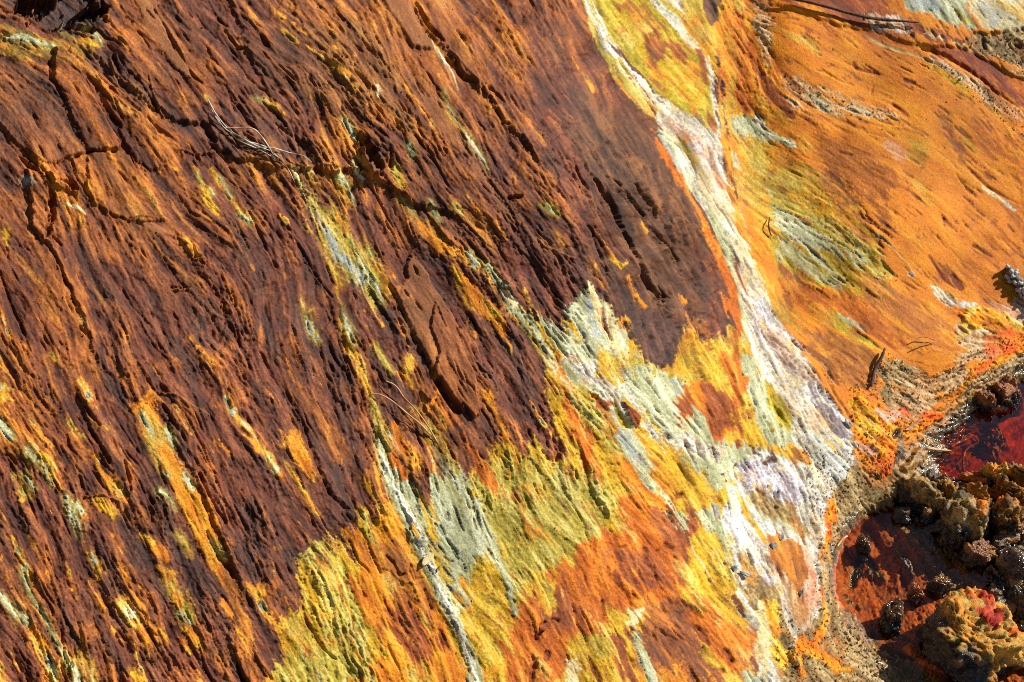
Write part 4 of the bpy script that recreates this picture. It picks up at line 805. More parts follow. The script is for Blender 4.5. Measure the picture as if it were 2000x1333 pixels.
def surf_z(px, py):
    g, Z, P = SGRID
    j = int(np.clip((px-g.x0)/g.sp, 0, g.w-1)); i = int(np.clip((py-g.y0)/g.sp, 0, g.h-1)); return float(Z[i, j])
def hit(px, py, lift=0.):
    """the built ground point that shows at this pixel, raised along z"""
    g, Z, P = SGRID
    j = int(np.clip((px-g.x0)/g.sp, 0, g.w-1)); i = int(np.clip((py-g.y0)/g.sp, 0, g.h-1)); p = P[i, j]
    return Vector((p[0], p[1], p[2]+lift))
import time; _t = time.time()
TOP = build_ground()
print('ground', time.time()-_t, len(PARTS))
# ------------------------------------------------------------------ water
def water_material(name, col, tint):
    m = bpy.data.materials.new(name); m.use_nodes = True; t = m.node_tree; t.nodes.clear()
    out = t.nodes.new('ShaderNodeOutputMaterial'); mix = t.nodes.new('ShaderNodeMixShader'); tr = t.nodes.new('ShaderNodeBsdfTransparent'); gl = t.nodes.new('ShaderNodeBsdfGlossy')
    fr = t.nodes.new('ShaderNodeFresnel'); fr.inputs['IOR'].default_value = 1.33; gl.inputs['Roughness'].default_value = .04
    tr.inputs['Color'].default_value = (*tint, 1)
    tc = t.nodes.new('ShaderNodeTexCoord'); n = t.nodes.new('ShaderNodeTexNoise'); n.inputs['Scale'].default_value = 26; n.inputs['Detail'].default_value = 3
    b = t.nodes.new('ShaderNodeBump'); b.inputs['Strength'].default_value = .12; b.inputs['Distance'].default_value = .01
    t.links.new(tc.outputs['Object'], n.inputs['Vector']); t.links.new(n.outputs['Fac'], b.inputs['Height'])
    t.links.new(b.outputs[0], gl.inputs['Normal']); t.links.new(b.outputs[0], fr.inputs['Normal'])
    t.links.new(fr.outputs[0], mix.inputs[0]); t.links.new(tr.outputs[0], mix.inputs[1]); t.links.new(gl.outputs[0], mix.inputs[2]); t.links.new(mix.outputs[0], out.inputs[0])
    return m
def flat(name, pts, z, mat, label):
    P = parse(pts); W = at_z(P[:, 0], P[:, 1], np.full(len(P), z)); me = bpy.data.meshes.new(name)
    me.from_pydata([tuple(p) for p in W], [], [list(range(len(P)))][::-1]); me.materials.append(mat)
    o = bpy.data.objects.new(name, me); COL.objects.link(o); o['kind'] = 'structure'; o['label'] = label; return o
flat('pool_water', '1590,1000 1700,940 1800,958 1960,958 3400,958 3400,2300 1700,2300 1590,1400', 0.0, water_material('amber_water', None, (.96, .84, .55)), 'clear amber water over orange silt in the lower pool')
flat('stream_water', '1780,958 1840,800 1900,700 3400,560 3400,957 1960,957', -.001, water_material('red_water', None, (.80, .36, .10)), 'still dark red water of the upper pool')
# ------------------------------------------------------------------ things
def tag(o, label, cat, group=None):
    o['label'] = label; o['category'] = cat
    if len(label.split()) > 16: print('LONG', label)
    if group: o['group'] = group
    return o
def lin(*c): return tuple(srgb(*c))
def simple_mat(name, c0, c1, rough=.6, scale=60, bump=.4, spec=.4, stretch=None):
    m = bpy.data.materials.new(name); m.use_nodes = True; t = m.node_tree; b = t.nodes['Principled BSDF']
    tc = t.nodes.new('ShaderNodeTexCoord'); n = t.nodes.new('ShaderNodeTexNoise'); n.inputs['Scale'].default_value = scale; n.inputs['Detail'].default_value = 5
    t.links.new(tc.outputs['Object'], n.inputs['Vector']); cr = t.nodes.new('ShaderNodeValToRGB')
    cr.color_ramp.elements[0].position = .35; cr.color_ramp.elements[1].position = .65
    cr.color_ramp.elements[0].color = (*lin(*c0), 1); cr.color_ramp.elements[1].color = (*lin(*c1), 1)
    t.links.new(n.outputs['Fac'], cr.inputs['Fac']); t.links.new(cr.outputs[0], b.inputs['Base Color']); b.inputs['Roughness'].default_value = rough
    b.inputs['Specular IOR Level'].default_value = spec
    bp = t.nodes.new('ShaderNodeBump'); bp.inputs['Strength'].default_value = bump; bp.inputs['Distance'].default_value = .002
    t.links.new(n.outputs['Fac'], bp.inputs['Height']); t.links.new(bp.outputs[0], b.inputs['Normal'])
    return m
def tube(name, pts, radii, mat, parent=None, sides=8, rough=0, seed=0, fork=None):
    """a bent tapering stem through world points"""
    rng = random.Random(seed); P = [Vector(p) for p in pts]
    # Catmull-Rom subdivision
    Q = []; Rr = []
    for i in range(len(P)-1):
        p0, p1, p2, p3 = P[max(i-1, 0)], P[i], P[i+1], P[min(i+2, len(P)-1)]
        n = 6
        for k in range(n):
            t = k/n; Q.append(.5*((2*p1)+(p2-p0)*t+(2*p0-5*p1+4*p2-p3)*t*t+(3*p1-p0-3*p2+p3)*t**3)); Rr.append(radii[i]*(1-t)+radii[i+1]*t)
    Q.append(P[-1]); Rr.append(radii[-1])
    bm = bmesh.new(); rings = []
    for i, (q, r) in enumerate(zip(Q, Rr)):
        d = (Q[min(i+1, len(Q)-1)]-Q[max(i-1, 0)]).normalized(); u = d.cross(Vector((.13, .21, 1))).normalized(); v = d.cross(u)
        rings.append([bm.verts.new(q+(u*math.cos(a)+v*math.sin(a))*r*(1+rough*rng.uniform(-1, 1))) for a in [2*math.pi*k/sides for k in range(sides)]])
    for a, b in zip(rings, rings[1:]):
        for k in range(sides): bm.faces.new([a[k], a[(k+1) % sides], b[(k+1) % sides], b[k]])
    bm.faces.new(rings[0][::-1]); bm.faces.new(rings[-1])
    bmesh.ops.recalc_face_normals(bm, faces=bm.faces)
    me = bpy.data.meshes.new(name); bm.to_mesh(me); bm.free(); me.materials.append(mat)
    for p in me.polygons: p.use_smooth = True
    o = bpy.data.objects.new(name, me); COL.objects.link(o); o.parent = parent; return o
PXM = .00095
def stem(name, spec, mat, lift=.003, **k):
    """spec: 'px,py,width_px,lift_mm ...'"""
    A = [[float(q) for q in p.split(',')] for p in spec.split()]
    pts = [hit(a[0], a[1], lift+(a[3] if len(a) > 3 else 0)*.001) for a in A]
    return tube(name, pts, [a[2]*PXM/2 for a in A], mat, **k)
M_STRAW = simple_mat('dry_straw', (170,110,60), (232,186,128), .45, 40, .1)
M_STRAWD = simple_mat('grey_root', (120,104,84), (232,224,205), .4, 60, .2)
M_BARK = simple_mat('dark_bark', (34,22,14), (92,62,40), .7, 120, .8)
M_WET = simple_mat('wet_stem', (96,56,24), (190,140,84), .2, 90, .5, .8)
# the long branch at the top
tag(stem('fallen_branch', '1478,2,3,4 1500,8,4,5 1530,16,5,5 1570,25,6,6 1610,33,6.5,7 1650,41,7,8 1690,48,7.5,8 1730,51,7,7 1762,54,5,6 1792,56,3,4', M_BARK, .005, rough=.16, seed=3),
    'long thin dark branch lying along the top edge of the orange slab', 'branch')
e = stem('short_twig', '1728,690,4.5,8 1722,705,6.5,8 1714,725,7,6 1708,745,6.5,5 1703,760,5,3', M_BARK, .003, rough=.14, seed=8)
tag(e, 'short dark twig standing on the amber slope above the tan crust', 'twig')
# pine needles: pairs joined at the sheath
def needles(spec_a, spec_b, label, mat=M_STRAW, group='pairs of dry pine needles on the rock'):
    r = bpy.data.objects.new('pine_needles', None); COL.objects.link(r); s = spec_a.split()[-1].split(','); r.location = hit(float(s[0]), float(s[1]))
    for s in (spec_a, spec_b):
        if s:
            o = stem('needle', s, mat, .003, sides=6); o.parent = r; o.matrix_parent_inverse = Matrix.Translation(r.location).inverted()
    return tag(r, label, 'pine needles', group)
needles('755,751,2,5 775,765,2.2,9 792,787,2.4,11 812,813,2.4,10 835,842,2.4,8 860,872,2.8,4', '725,777,2,4 745,781,2.2,8 770,794,2.4,9 795,818,2.4,8 825,842,2.4,7 858,870,2.6,4',
        'long pair of straw coloured pine needles over the green vein on the dark face')
needles('1826,672,1.6,3 1812,668,2,6 1797,666,2.2,6 1782,671,1.8,4', '1827,674,1.6,3 1810,676,2,6 1795,681,2.2,6 1781,687,1.8,3', 'small open pair of pale pine needles on the orange slab above the tan crust')
# root strands in the crack
r = bpy.data.objects.new('root_strands', None); COL.objects.link(r); r.location = hit(470, 285)
for q in ('406,204,2,5 412,216,2.2,8 425,236,2.2,9 440,257,2.2,9 458,273,2.2,9 478,284,2,7','408,208,2,4 420,230,2,7 434,250,2,8 450,268,2,8 470,282,2,6 500,297,2,5 530,308,1.8,4 548,322,1.5,3','440,262,1.8,6 455,266,2,9 475,268,2,12 495,277,2,13 512,290,2.2,12 524,305,2.2,8 533,318,2,4',
          '450,270,2,4 470,288,2,5 500,303,2,5 530,318,2,4 556,330,1.6,3','500,303,1.8,6 530,306,2,8 565,312,2,8 590,319,1.8,6 606,328,1.6,3','530,316,1.6,4 545,322,1.6,5 565,340,1.6,4 578,362,1.4,2','415,222,1.6,3 428,246,1.6,4 440,262,1.6,3','470,285,1.6,3 490,292,2,5 520,300,2,6'):
    o = stem('strand', q, M_STRAWD if random.random() < .7 else M_STRAW, .003, sides=6); o.parent = r; o.matrix_parent_inverse = Matrix.Translation(r.location).inverted()
tag(r, 'tangle of pale root strands caught in the crack of the upper left dark face', 'roots')
for q, l in [('1894,855,6,5 1898,868,6,9 1888,885,6,9 1880,900,5.5,7 1881,918,5,5 1886,932,4,4','wet brown stem curving down into the red pool'),
             ('1856,880,5,3 1870,873,6,5 1885,866,6,6 1896,858,5,6','stubby wet stem lying on the mud at the edge of the red pool'),
             ('1805,884,3,3 1830,885,4,4 1860,888,2.5,4','thin pale stem lying on the glistening mud left of the red pool'),
             ('1638,1075,3,6 1646,1062,5,8 1654,1056,3,8','small pale splinter sticking up at the shore of the lower pool'),
             ('1505,432,2,6 1500,445,3,9 1503,458,3,7 1508,466,2.5,3','small dark bent root on the yellow ground beside the seam'),
             ('1749,1283,1.6,3 1756,1290,2,8 1748,1302,1.6,4','short pale straw on the wet mud left of the orange knobbed stone'),
             ('1714,541,1.5,1 1722,546,2.5,2','tiny grey splinter in the brown patch under the white vein'),
             ('1955,1312,1.6,6 1975,1300,2,9 1995,1283,1.6,9','pale straw at the foot of the orange knobbed stone'),
             ('945,905,2,1 952,912,2,3','short pale straw at the lower end of the rust strip'),
             ('1360,1225,1.6,2 1350,1060,0.1,0','')]:
    if l: tag(stem('dry_stem', q, M_WET if 'wet' in l else (M_BARK if 'dark' in l or 'hair' in l else M_STRAW), .003, rough=.12, seed=len(l)), l, 'stem')
# ---- chips and leaves: thin bent flakes with thickness
def chip(name, outline, mat, lift, tilt, label, cat, bend=.15, th=.0016):
    P = parse(outline); c = P.mean(0); base = hit(c[0], c[1])
    k = 8; pts = [hit(a, b) for a, b in P]; n = Vector((.38, -.25, .89)).normalized()
    # flat plane through the centre, lifted; edges follow, then one side is tipped up
    bm = bmesh.new(); top = []; bot = []
    m = len(P); dense = []
    for i in range(m):
        for t in (0, .5): dense.append(P[i]*(1-t)+P[(i+1) % m]*t)
    rad = max(np.hypot(*(p-c)) for p in dense); g0 = hit(*c)
    def pos(p):
        d = ray(p[0], p[1]); d = Vector(d); o = Vector(CP); tt = (g0+n*lift-o).dot(n)/d.dot(n); q = o+d*tt
        v = (p-c)/rad; return q + n*(tilt*(v[0]*.7-v[1]*.7)*.004 + bend*.004*(v[0]**2+v[1]**2)+random.uniform(-.0003, .0003))
    for s, lst in ((th/2, top), (-th/2, bot)):
        ring0 = [bm.verts.new(pos(p)+n*s) for p in dense]; ring1 = [bm.verts.new(pos(c+(p-c)*.5)+n*s*1.3) for p in dense]; cc = bm.verts.new(pos(c)+n*s*1.3)
        lst += [ring0, ring1, cc]
        for i in range(len(dense)):
            j = (i+1) % len(dense); bm.faces.new([ring0[i], ring0[j], ring1[j], ring1[i]]); bm.faces.new([ring1[i], ring1[j], cc])
    for i in range(len(dense)):
        j = (i+1) % len(dense); bm.faces.new([top[0][i], top[0][j], bot[0][j], bot[0][i]])
    bmesh.ops.recalc_face_normals(bm, faces=bm.faces)
    me = bpy.data.meshes.new(name); bm.to_mesh(me); bm.free(); me.materials.append(mat)
    return tag_o(bpy.data.objects.new(name, me), label, cat)
def tag_o(o, label, cat): COL.objects.link(o); return tag(o, label, cat)
M_WOOD = simple_mat('pale_wood', (206,172,98), (250,232,176), .6, 70, .5); M_LEAFY = simple_mat('yellow_leaf', (214,150,34), (250,196,84), .5, 60, .3)
M_LEAFB = simple_mat('dead_leaf', (120,58,34), (200,150,110), .5, 60, .4); M_FLK = simple_mat('rust_flake', (120,58,28), (186,96,46), .6, 90, .6)
M_SLATE = simple_mat('grey_chip', (92,88,84), (206,200,190), .5, 90, .5)
chip('wood_chip', '827,1092 836,1082 843,1082 846,1087 843,1096 832,1103 828,1105 825,1100', M_WOOD, .004, .8, 'pale broken wood chip lying across the long pale vein near the foot of the face', 'wood chip', .2, .004)
chip('yellow_leaf', '803,1022 811,1030 819,1043 820,1050 812,1048 805,1036', M_LEAFY, .004, .9, 'small yellow leaf sliver on the pale vein just above the wood chip', 'leaf', .5, .001)
chip('dead_leaf', '1768,840 1780,828 1792,822 1788,832 1776,840', M_LEAFB, .006, .8, 'curled brown dead leaf in the crust above the stream', 'leaf', .8, .0012)
chip('stone_chip', '853,1110 857,1108 858,1114 854,1118', M_SLATE, .003, .8, 'tiny grey stone chip beside the long pale vein below the wood chip', 'stone chip', .2, .003)
chip('slate_chip', '1650,818 1656,820 1666,833 1662,834 1653,827', M_SLATE, .004, .8, 'little grey slate sliver on the lower end of the lilac crust', 'stone chip', .2, .002)
chip('slate_chip', '1428,1107 1436,1106 1440,1114 1434,1117', M_SLATE, .004, .8, 'white edged grey chip on the seam at the foot of the yellow ground', 'stone chip', .2, .003)
chip('slate_chip', '1445,1116 1453,1116 1466,1124 1461,1127 1449,1121', M_SLATE, .004, .8, 'longer grey chip just right of the white edged chip', 'stone chip', .2, .003)
chip('stone_chip', '1560,1158 1566,1152 1568,1158 1563,1166', simple_mat('dark_chip', (40,40,44), (110,104,96), .5, 90, .5), .003, .5, 'dark pebble chip on the amber patch left of the orange streak', 'stone chip', .1, .004)
chip('rock_chip', '1521,1048 1527,1042 1531,1052 1524,1055', M_SLATE, .003, .8, 'brown grey chip at the top of the amber patch', 'stone chip', .1, .003)
chip('rock_chip', '1505,1062 1513,1061 1518,1068 1511,1072', M_SLATE, .003, .8, 'grey chip at the left corner of the amber patch', 'stone chip', .1, .003)
chip('rust_flake', '1054,1224 1060,1219 1072,1216 1074,1224 1066,1232 1056,1229', M_FLK, .006, .8, 'loose rust flake lifted off the brown rock near the bottom edge', 'rock flake', .2, .003)
chip('rust_flake', '128,103 134,98 137,95 140,104 134,108', M_FLK, .006, .8, 'small rust flake on top of the tall plate in the upper left corner', 'rock flake', .2, .003)
# ---- the pale peg of lichen-covered wood at the right edge
def blob(name, loc, r, mat, seed, amp=.25, fq=2.0, sub=3, sc3=(1, 1, 1), parent=None, rot=(0, 0, 0)):
    bm = bmesh.new(); bmesh.ops.create_icosphere(bm, subdivisions=sub, radius=1)
    for v in bm.verts:
        d = v.co.normalized(); n = mnoise.noise(d*fq+Vector((seed*3.1, seed*1.7, 0)))
        v.co = d*(1+amp*n)
    me = bpy.data.meshes.new(name); bm.to_mesh(me); bm.free(); me.materials.append(mat)
    for p in me.polygons: p.use_smooth = True
    o = bpy.data.objects.new(name, me); COL.objects.link(o); o.location = loc; o.scale = (r*sc3[0], r*sc3[1], r*sc3[2]); o.rotation_euler = rot; o.parent = parent; return o
M_LICH = simple_mat('white_lichen', (150,150,150), (250,250,248), .8, 120, .8); M_PEG = simple_mat('grey_wood', (60,54,48), (120,108,92), .7, 90, .8)
g0 = hit(1945, 560)
peg = bpy.data.objects.new('lichen_twig', None); COL.objects.link(peg); peg.location = hit(2040, 612)
A = [hit(1967, 528, .010), hit(1977, 541, .012), hit(1991, 560, .012), hit(2012, 585, .012), hit(2045, 618, .008)]
def keep(o): o.parent = peg; o.matrix_parent_inverse = Matrix.Translation(peg.location).inverted(); return o
keep(tube('stem', A, [.006, .0075, .010, .013, .012], M_PEG, sides=12, rough=.08))
rr = random.Random(4)
for k in range(64):
    t = rr.random()**.8; seg = min(int(t*3.999), 3); f = t*4-seg; c = A[seg].lerp(A[seg+1], f)
    if .06 < t < .22: continue
    d = (A[seg+1]-A[seg]).normalized(); u = d.cross(Vector((0, 0, 1))).normalized(); v = d.cross(u); a = rr.uniform(0, 2*math.pi)
    rad = .0072+.006*min(t*2, 1)
    keep(blob('lichen', c+(u*math.cos(a)+v*math.sin(a))*rad, rr.uniform(.0026, .0055), M_LICH, k, .5, 1.6, 2, (rr.uniform(.7, 1.6), rr.uniform(.7, 1.3), .8), None, (rr.random()*3, rr.random()*3, rr.random()*3)))
tag(peg, 'thick grey twig crusted with white lichen at the right edge over the orange slab', 'twig')
# ---- stones in the stream
def stone(px, py, rx, ry, h, ang, top, low, label, seed, name='stone', knob=.10, kf=6, z0=-.02, spots=None, sub=6, wetlow=.9, wettop=.35, flat_top=0, mid=None, cat='stone'):
    """a stone crusted with knobs; rx, ry in photo pixels on the water plane, h height in metres"""
    base = at_z(np.array([px]), np.array([py]), np.array([0.0]))[0]
    bm = bmesh.new(); bmesh.ops.create_icosphere(bm, subdivisions=sub, radius=1)
    cols = []; wets = []; ca, sa = math.cos(ang), math.sin(ang); off = Vector((seed*2.3, seed*5.1, seed*.7))
    R1, R2 = rx*PXM, ry*PXM*1.25
    ctop = [Vector(lin(*c)) for c in top]; clow = [Vector(lin(*c)) for c in low]; cmid = Vector(lin(*mid)) if mid else None
    sizes = max(R1, R2)
    rs = random.Random(seed*7+1); planes = [(Vector((rs.gauss(0, 1), rs.gauss(0, 1), rs.gauss(0, .8))).normalized(), rs.uniform(.72, .95)) for _ in range(11)]
    for v in bm.verts:
        d = v.co.normalized(); cut = min([1.08]+[pc/max(d.dot(pn), .05) for pn, pc in planes]); big = mnoise.noise(d*1.7+off)*.30+abs(mnoise.noise(d*3.6+off))*.26-.03
        bx = ((1-abs(d.z)**3)**(1/3))/max(math.sqrt(max(1-d.z*d.z, 0)), .15)
        q = Vector((d.x*R1*bx, d.y*R2*bx, d.z*(h-z0)*(.5 if d.z < 0 else 1)))
        q *= (1+big)*(.35+.65*cut)
        if flat_top and d.z > 0: q.z = min(q.z, h*flat_top+q.z*.25)
        # knobs: rounded cells of mineral crust
        f = kf/.06
        D, pts = mnoise.voronoi(q*f+off, distance_metric='DISTANCE'); kb = math.sqrt(max(0, 1-(D[0]*1.35)**2))
        D2, _ = mnoise.voronoi(q*f*2.3+off, distance_metric='DISTANCE'); kb2 = math.sqrt(max(0, 1-(D2[0]*1.35)**2))
        up = max(0, min(1, d.z*1.6+.35))
        n = mnoise.noise(q*90+off)
        var_ = .35+1.1*max(0, .5+mnoise.noise(q*38+off*3)); q += d*var_*(kb*knob*.009*(.4+.6*up)*kf**-.3*1.6 + kb2*knob*.0045 + n*.0018)
        tone = .5+.9*mnoise.noise(q*45+off)+.5*(mnoise.noise(pts[0]*1.7+off))
        tone = max(0, min(.999, tone)); i = int(tone*(len(ctop)-1)); tt = tone*(len(ctop)-1)-i
        ct = ctop[i].lerp(ctop[min(i+1, len(ctop)-1)], tt)
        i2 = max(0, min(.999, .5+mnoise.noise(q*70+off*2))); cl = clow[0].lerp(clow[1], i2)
        w = max(0, min(1, (d.z+.30*d.y+.30*d.x-.30+.5*mnoise.noise(q*34+off))*3.2)); c = cl.lerp(ct, w)  # dark wet foot, plus shade painted on flanks turned from the sun
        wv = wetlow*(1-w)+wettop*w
        rot = Vector((q.x*ca-q.y*sa, q.x*sa+q.y*ca, q.z))
        if spots:
            for (sx, sy, sr, sc_) in spots:
                dd = math.hypot(d.x-sx, d.y-sy)
                if d.z > 0 and dd < sr*(1+.5*mnoise.noise(q*120)):
                    c = Vector(lin(*sc_)); rot += Vector((0, 0, .0035*(1-(dd/sr)**2) if dd < sr else 0))
        v.co = rot; v.co.z += z0*.5
        cols.append((*c, 1)); wets.append(wv)
    me = bpy.data.meshes.new(name); bm.to_mesh(me); bm.free()
    a = me.attributes.new('Col', 'FLOAT_COLOR', 'POINT'); a.data.foreach_set('color', np.array(cols, np.float32).ravel())
    a = me.attributes.new('wet', 'FLOAT', 'POINT'); a.data.foreach_set('value', np.array(wets, np.float32))
    me.materials.append(M_STONE)
    for p in me.polygons: p.use_smooth = True
    o = bpy.data.objects.new(name, me); COL.objects.link(o); o.location = base
    return tag(o, label, cat)
M_STONE = rock_material('crusted_stone', .6, 1.0)
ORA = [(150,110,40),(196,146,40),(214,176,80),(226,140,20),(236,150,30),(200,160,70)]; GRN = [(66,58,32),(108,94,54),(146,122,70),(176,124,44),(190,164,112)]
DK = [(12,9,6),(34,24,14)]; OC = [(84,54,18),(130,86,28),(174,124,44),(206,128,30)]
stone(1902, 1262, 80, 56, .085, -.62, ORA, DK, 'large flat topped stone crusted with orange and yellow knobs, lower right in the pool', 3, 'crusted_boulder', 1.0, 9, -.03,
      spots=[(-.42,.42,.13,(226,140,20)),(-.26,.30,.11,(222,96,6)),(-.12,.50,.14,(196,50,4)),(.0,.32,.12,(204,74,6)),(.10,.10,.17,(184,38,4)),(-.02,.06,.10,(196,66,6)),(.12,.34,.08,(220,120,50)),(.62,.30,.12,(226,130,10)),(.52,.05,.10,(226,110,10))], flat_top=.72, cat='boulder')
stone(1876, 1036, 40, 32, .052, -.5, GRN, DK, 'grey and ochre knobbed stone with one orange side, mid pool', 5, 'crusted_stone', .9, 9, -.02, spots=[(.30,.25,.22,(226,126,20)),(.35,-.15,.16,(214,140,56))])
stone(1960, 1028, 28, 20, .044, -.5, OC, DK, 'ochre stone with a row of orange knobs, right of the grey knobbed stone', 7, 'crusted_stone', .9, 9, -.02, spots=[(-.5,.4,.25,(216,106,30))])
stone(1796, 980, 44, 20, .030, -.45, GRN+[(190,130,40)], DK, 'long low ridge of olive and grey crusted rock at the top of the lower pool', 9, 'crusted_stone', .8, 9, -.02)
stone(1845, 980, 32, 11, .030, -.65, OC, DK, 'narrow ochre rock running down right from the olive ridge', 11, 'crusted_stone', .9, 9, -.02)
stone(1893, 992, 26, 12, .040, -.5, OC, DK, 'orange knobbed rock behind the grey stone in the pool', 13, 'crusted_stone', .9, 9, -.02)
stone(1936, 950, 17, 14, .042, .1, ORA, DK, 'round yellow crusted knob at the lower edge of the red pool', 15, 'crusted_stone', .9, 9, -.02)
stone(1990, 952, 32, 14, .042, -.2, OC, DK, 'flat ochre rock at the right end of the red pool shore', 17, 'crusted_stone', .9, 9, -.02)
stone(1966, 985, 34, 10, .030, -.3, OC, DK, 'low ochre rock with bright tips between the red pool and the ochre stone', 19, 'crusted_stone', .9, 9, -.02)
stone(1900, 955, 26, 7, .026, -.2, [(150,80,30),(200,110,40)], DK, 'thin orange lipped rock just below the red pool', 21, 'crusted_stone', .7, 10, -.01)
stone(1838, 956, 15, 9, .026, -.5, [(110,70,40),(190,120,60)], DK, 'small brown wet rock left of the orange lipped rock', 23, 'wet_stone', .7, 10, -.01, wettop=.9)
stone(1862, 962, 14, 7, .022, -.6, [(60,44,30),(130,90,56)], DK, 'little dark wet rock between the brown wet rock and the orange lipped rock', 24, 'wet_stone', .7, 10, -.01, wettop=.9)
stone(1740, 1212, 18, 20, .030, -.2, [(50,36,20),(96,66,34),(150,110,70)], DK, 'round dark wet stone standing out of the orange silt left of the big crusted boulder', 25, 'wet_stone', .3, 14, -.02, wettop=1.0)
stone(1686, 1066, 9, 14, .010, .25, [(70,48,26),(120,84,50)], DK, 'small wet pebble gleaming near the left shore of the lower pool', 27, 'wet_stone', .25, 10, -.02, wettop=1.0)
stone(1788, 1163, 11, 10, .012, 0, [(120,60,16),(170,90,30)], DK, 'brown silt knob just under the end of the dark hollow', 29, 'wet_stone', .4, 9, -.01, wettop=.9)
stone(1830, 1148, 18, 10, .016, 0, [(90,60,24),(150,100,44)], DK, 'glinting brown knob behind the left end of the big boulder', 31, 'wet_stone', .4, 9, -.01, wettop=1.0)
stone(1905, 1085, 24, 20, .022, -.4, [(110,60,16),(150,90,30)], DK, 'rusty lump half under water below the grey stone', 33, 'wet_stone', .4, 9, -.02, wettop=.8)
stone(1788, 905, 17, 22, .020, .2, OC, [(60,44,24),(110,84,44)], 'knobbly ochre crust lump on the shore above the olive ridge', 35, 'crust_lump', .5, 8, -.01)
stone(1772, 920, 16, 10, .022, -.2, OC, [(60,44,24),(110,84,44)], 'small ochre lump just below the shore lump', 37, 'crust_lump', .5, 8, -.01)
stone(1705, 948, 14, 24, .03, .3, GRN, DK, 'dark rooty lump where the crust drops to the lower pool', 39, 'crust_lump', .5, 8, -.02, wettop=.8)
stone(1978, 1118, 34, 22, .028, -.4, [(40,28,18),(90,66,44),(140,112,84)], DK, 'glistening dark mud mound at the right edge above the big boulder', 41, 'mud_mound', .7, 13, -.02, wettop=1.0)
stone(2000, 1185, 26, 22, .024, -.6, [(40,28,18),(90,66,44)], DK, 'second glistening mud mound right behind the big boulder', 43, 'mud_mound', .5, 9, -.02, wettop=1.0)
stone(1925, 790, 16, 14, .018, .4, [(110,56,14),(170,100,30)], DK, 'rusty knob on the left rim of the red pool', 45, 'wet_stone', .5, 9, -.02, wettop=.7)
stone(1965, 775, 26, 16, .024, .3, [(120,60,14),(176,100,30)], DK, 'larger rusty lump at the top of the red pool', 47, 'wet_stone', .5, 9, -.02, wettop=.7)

# small lumps of mud and crust between the stones
rr = random.Random(12)
k = 0
while k < 46:
    px, py = rr.uniform(1700, 2010), rr.uniform(930, 1330)
    if not (py < 1010+max(0, px-1900)*.9 or (px > 1925 and py < 1200)) : continue
    k += 1; s = rr.uniform(4, 13); KD = rr.choice([(OC, 'ochre'), ([(50,36,22),(96,70,44)], 'dark brown'), ([(60,44,26),(130,96,60)], 'tan brown'), (GRN, 'olive grey')])
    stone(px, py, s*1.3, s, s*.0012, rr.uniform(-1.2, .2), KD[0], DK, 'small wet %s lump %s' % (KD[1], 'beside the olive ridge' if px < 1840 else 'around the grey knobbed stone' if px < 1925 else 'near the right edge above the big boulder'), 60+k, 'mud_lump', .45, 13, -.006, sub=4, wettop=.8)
for o in [o for o in COL.objects if o.name.startswith('mud_lump')]: o['group'] = 'small wet lumps of mud and crust among the stones'
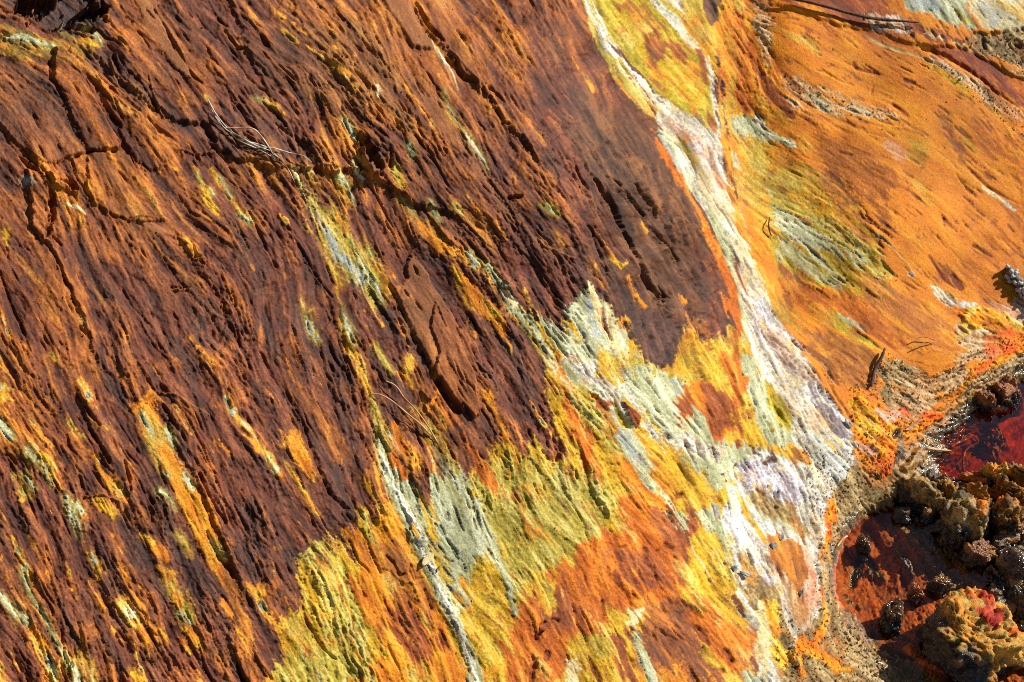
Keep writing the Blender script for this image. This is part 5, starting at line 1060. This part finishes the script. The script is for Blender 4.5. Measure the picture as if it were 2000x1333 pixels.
# loose grit on the crust and the banks
def grit(n, areas, name, label, seed, smin, smax):
    g, Z, P = SGRID; rng = np.random.default_rng(seed); V = []; F = []; C_ = []; W_ = []
    base = np.array([(1,0,0),(0,1,0),(-1,0,0),(0,-1,0),(0,0,1),(0,0,-1)], float); f = np.array([(0,1,4),(1,2,4),(2,3,4),(3,0,4),(1,0,5),(2,1,5),(3,2,5),(0,3,5)])
    polys = [parse(a) for a in areas]; out = 0; ar = np.array([np.ptp(A[:, 0])*np.ptp(A[:, 1]) for A in polys]); ar = ar/ar.sum()
    while out < n:
        A = polys[rng.choice(len(polys), p=ar)]; x = rng.uniform(A[:, 0].min(), A[:, 0].max()); y = rng.uniform(A[:, 1].min(), A[:, 1].max())
        if sdf_poly(np.array([x]), np.array([y]), A)[0] < 0: continue
        p = np.array(hit(x, y)); s = smin+(smax-smin)*rng.random()**3
        q = base*(1+.5*rng.uniform(-1, 1, (6, 1)))*s*rng.uniform(.6, 1.3, 3); a = rng.uniform(0, 6.28); ca, sa = math.cos(a), math.sin(a)
        q = np.stack([q[:, 0]*ca-q[:, 1]*sa, q[:, 0]*sa+q[:, 1]*ca, q[:, 2]+.3*q[:, 0]], 1)+p+np.array([0, 0, s*.25])
        V.append(q); F.append(f+6*out)
        j = int((x-g.x0)/g.sp); i = int((y-g.y0)/g.sp); c = np.maximum(GC[i, j], GC[max(i-2, 0):i+3, max(j-2, 0):j+3].mean((0, 1)))*rng.uniform(.75, 1.35)+rng.uniform(0, .08)*np.array([1, .9, .7]); C_.append(np.repeat(c[None], 6, 0)); out += 1
    V = np.concatenate(V); F = np.concatenate(F); me = bpy.data.meshes.new(name); me.from_pydata(V.tolist(), [], F.tolist())
    C_ = np.clip(np.concatenate(C_), .01, .9); at_ = me.attributes.new('Col', 'FLOAT_COLOR', 'POINT'); at_.data.foreach_set('color', np.concatenate([C_, np.ones((len(C_), 1))], 1).astype(np.float32).ravel())
    w_ = me.attributes.new('wet', 'FLOAT', 'POINT'); w_.data.foreach_set('value', np.full(len(C_), .15, np.float32))
    me.materials.append(MAT['mineral_crust']); o = bpy.data.objects.new(name, me); COL.objects.link(o); o['kind'] = 'stuff'; o['label'] = label; return o
grit(3400, ['1560,880 1700,880 1745,905 1700,985 1640,1050 1625,1120 1640,1200 1720,1290 1740,1333 1540,1333 1590,1240 1600,1000', '1660,760 1740,690 1830,740 1890,690 1990,650 2050,660 1900,760 1800,850 1740,930 1680,900',
     '1520,1180 1600,1240 1560,1333 1510,1290', '1880,88 2000,70 2060,200 1940,120', '1530,150 1740,240 1640,230 1540,190', '1800,110 2050,260 2050,330 1850,160'],
     'grit', 'loose crumbs and grit on the mineral crust and the stream bank', 3, .0008, .0032)
grit(900, ['0,0 1150,0 1440,600 1480,900 1500,1333 0,1333', '1480,30 2000,250 2000,600 1700,700 1500,400'], 'rock_dust', 'scattered tiny rock crumbs lying on the slabs', 5, .0006, .0020)
grit(1800, ['1800,860 1960,720 2060,690 2050,760 1900,840 1850,925', '1700,990 1900,1000 1850,930 1750,940', '1640,1210 1720,1265 1850,1333 1700,1333', '1930,1070 2060,1060 2060,1200 1960,1180'], 'mud_crumbs', 'wet crumbs of mud on the bank of the pools', 9, .0010, .0040)
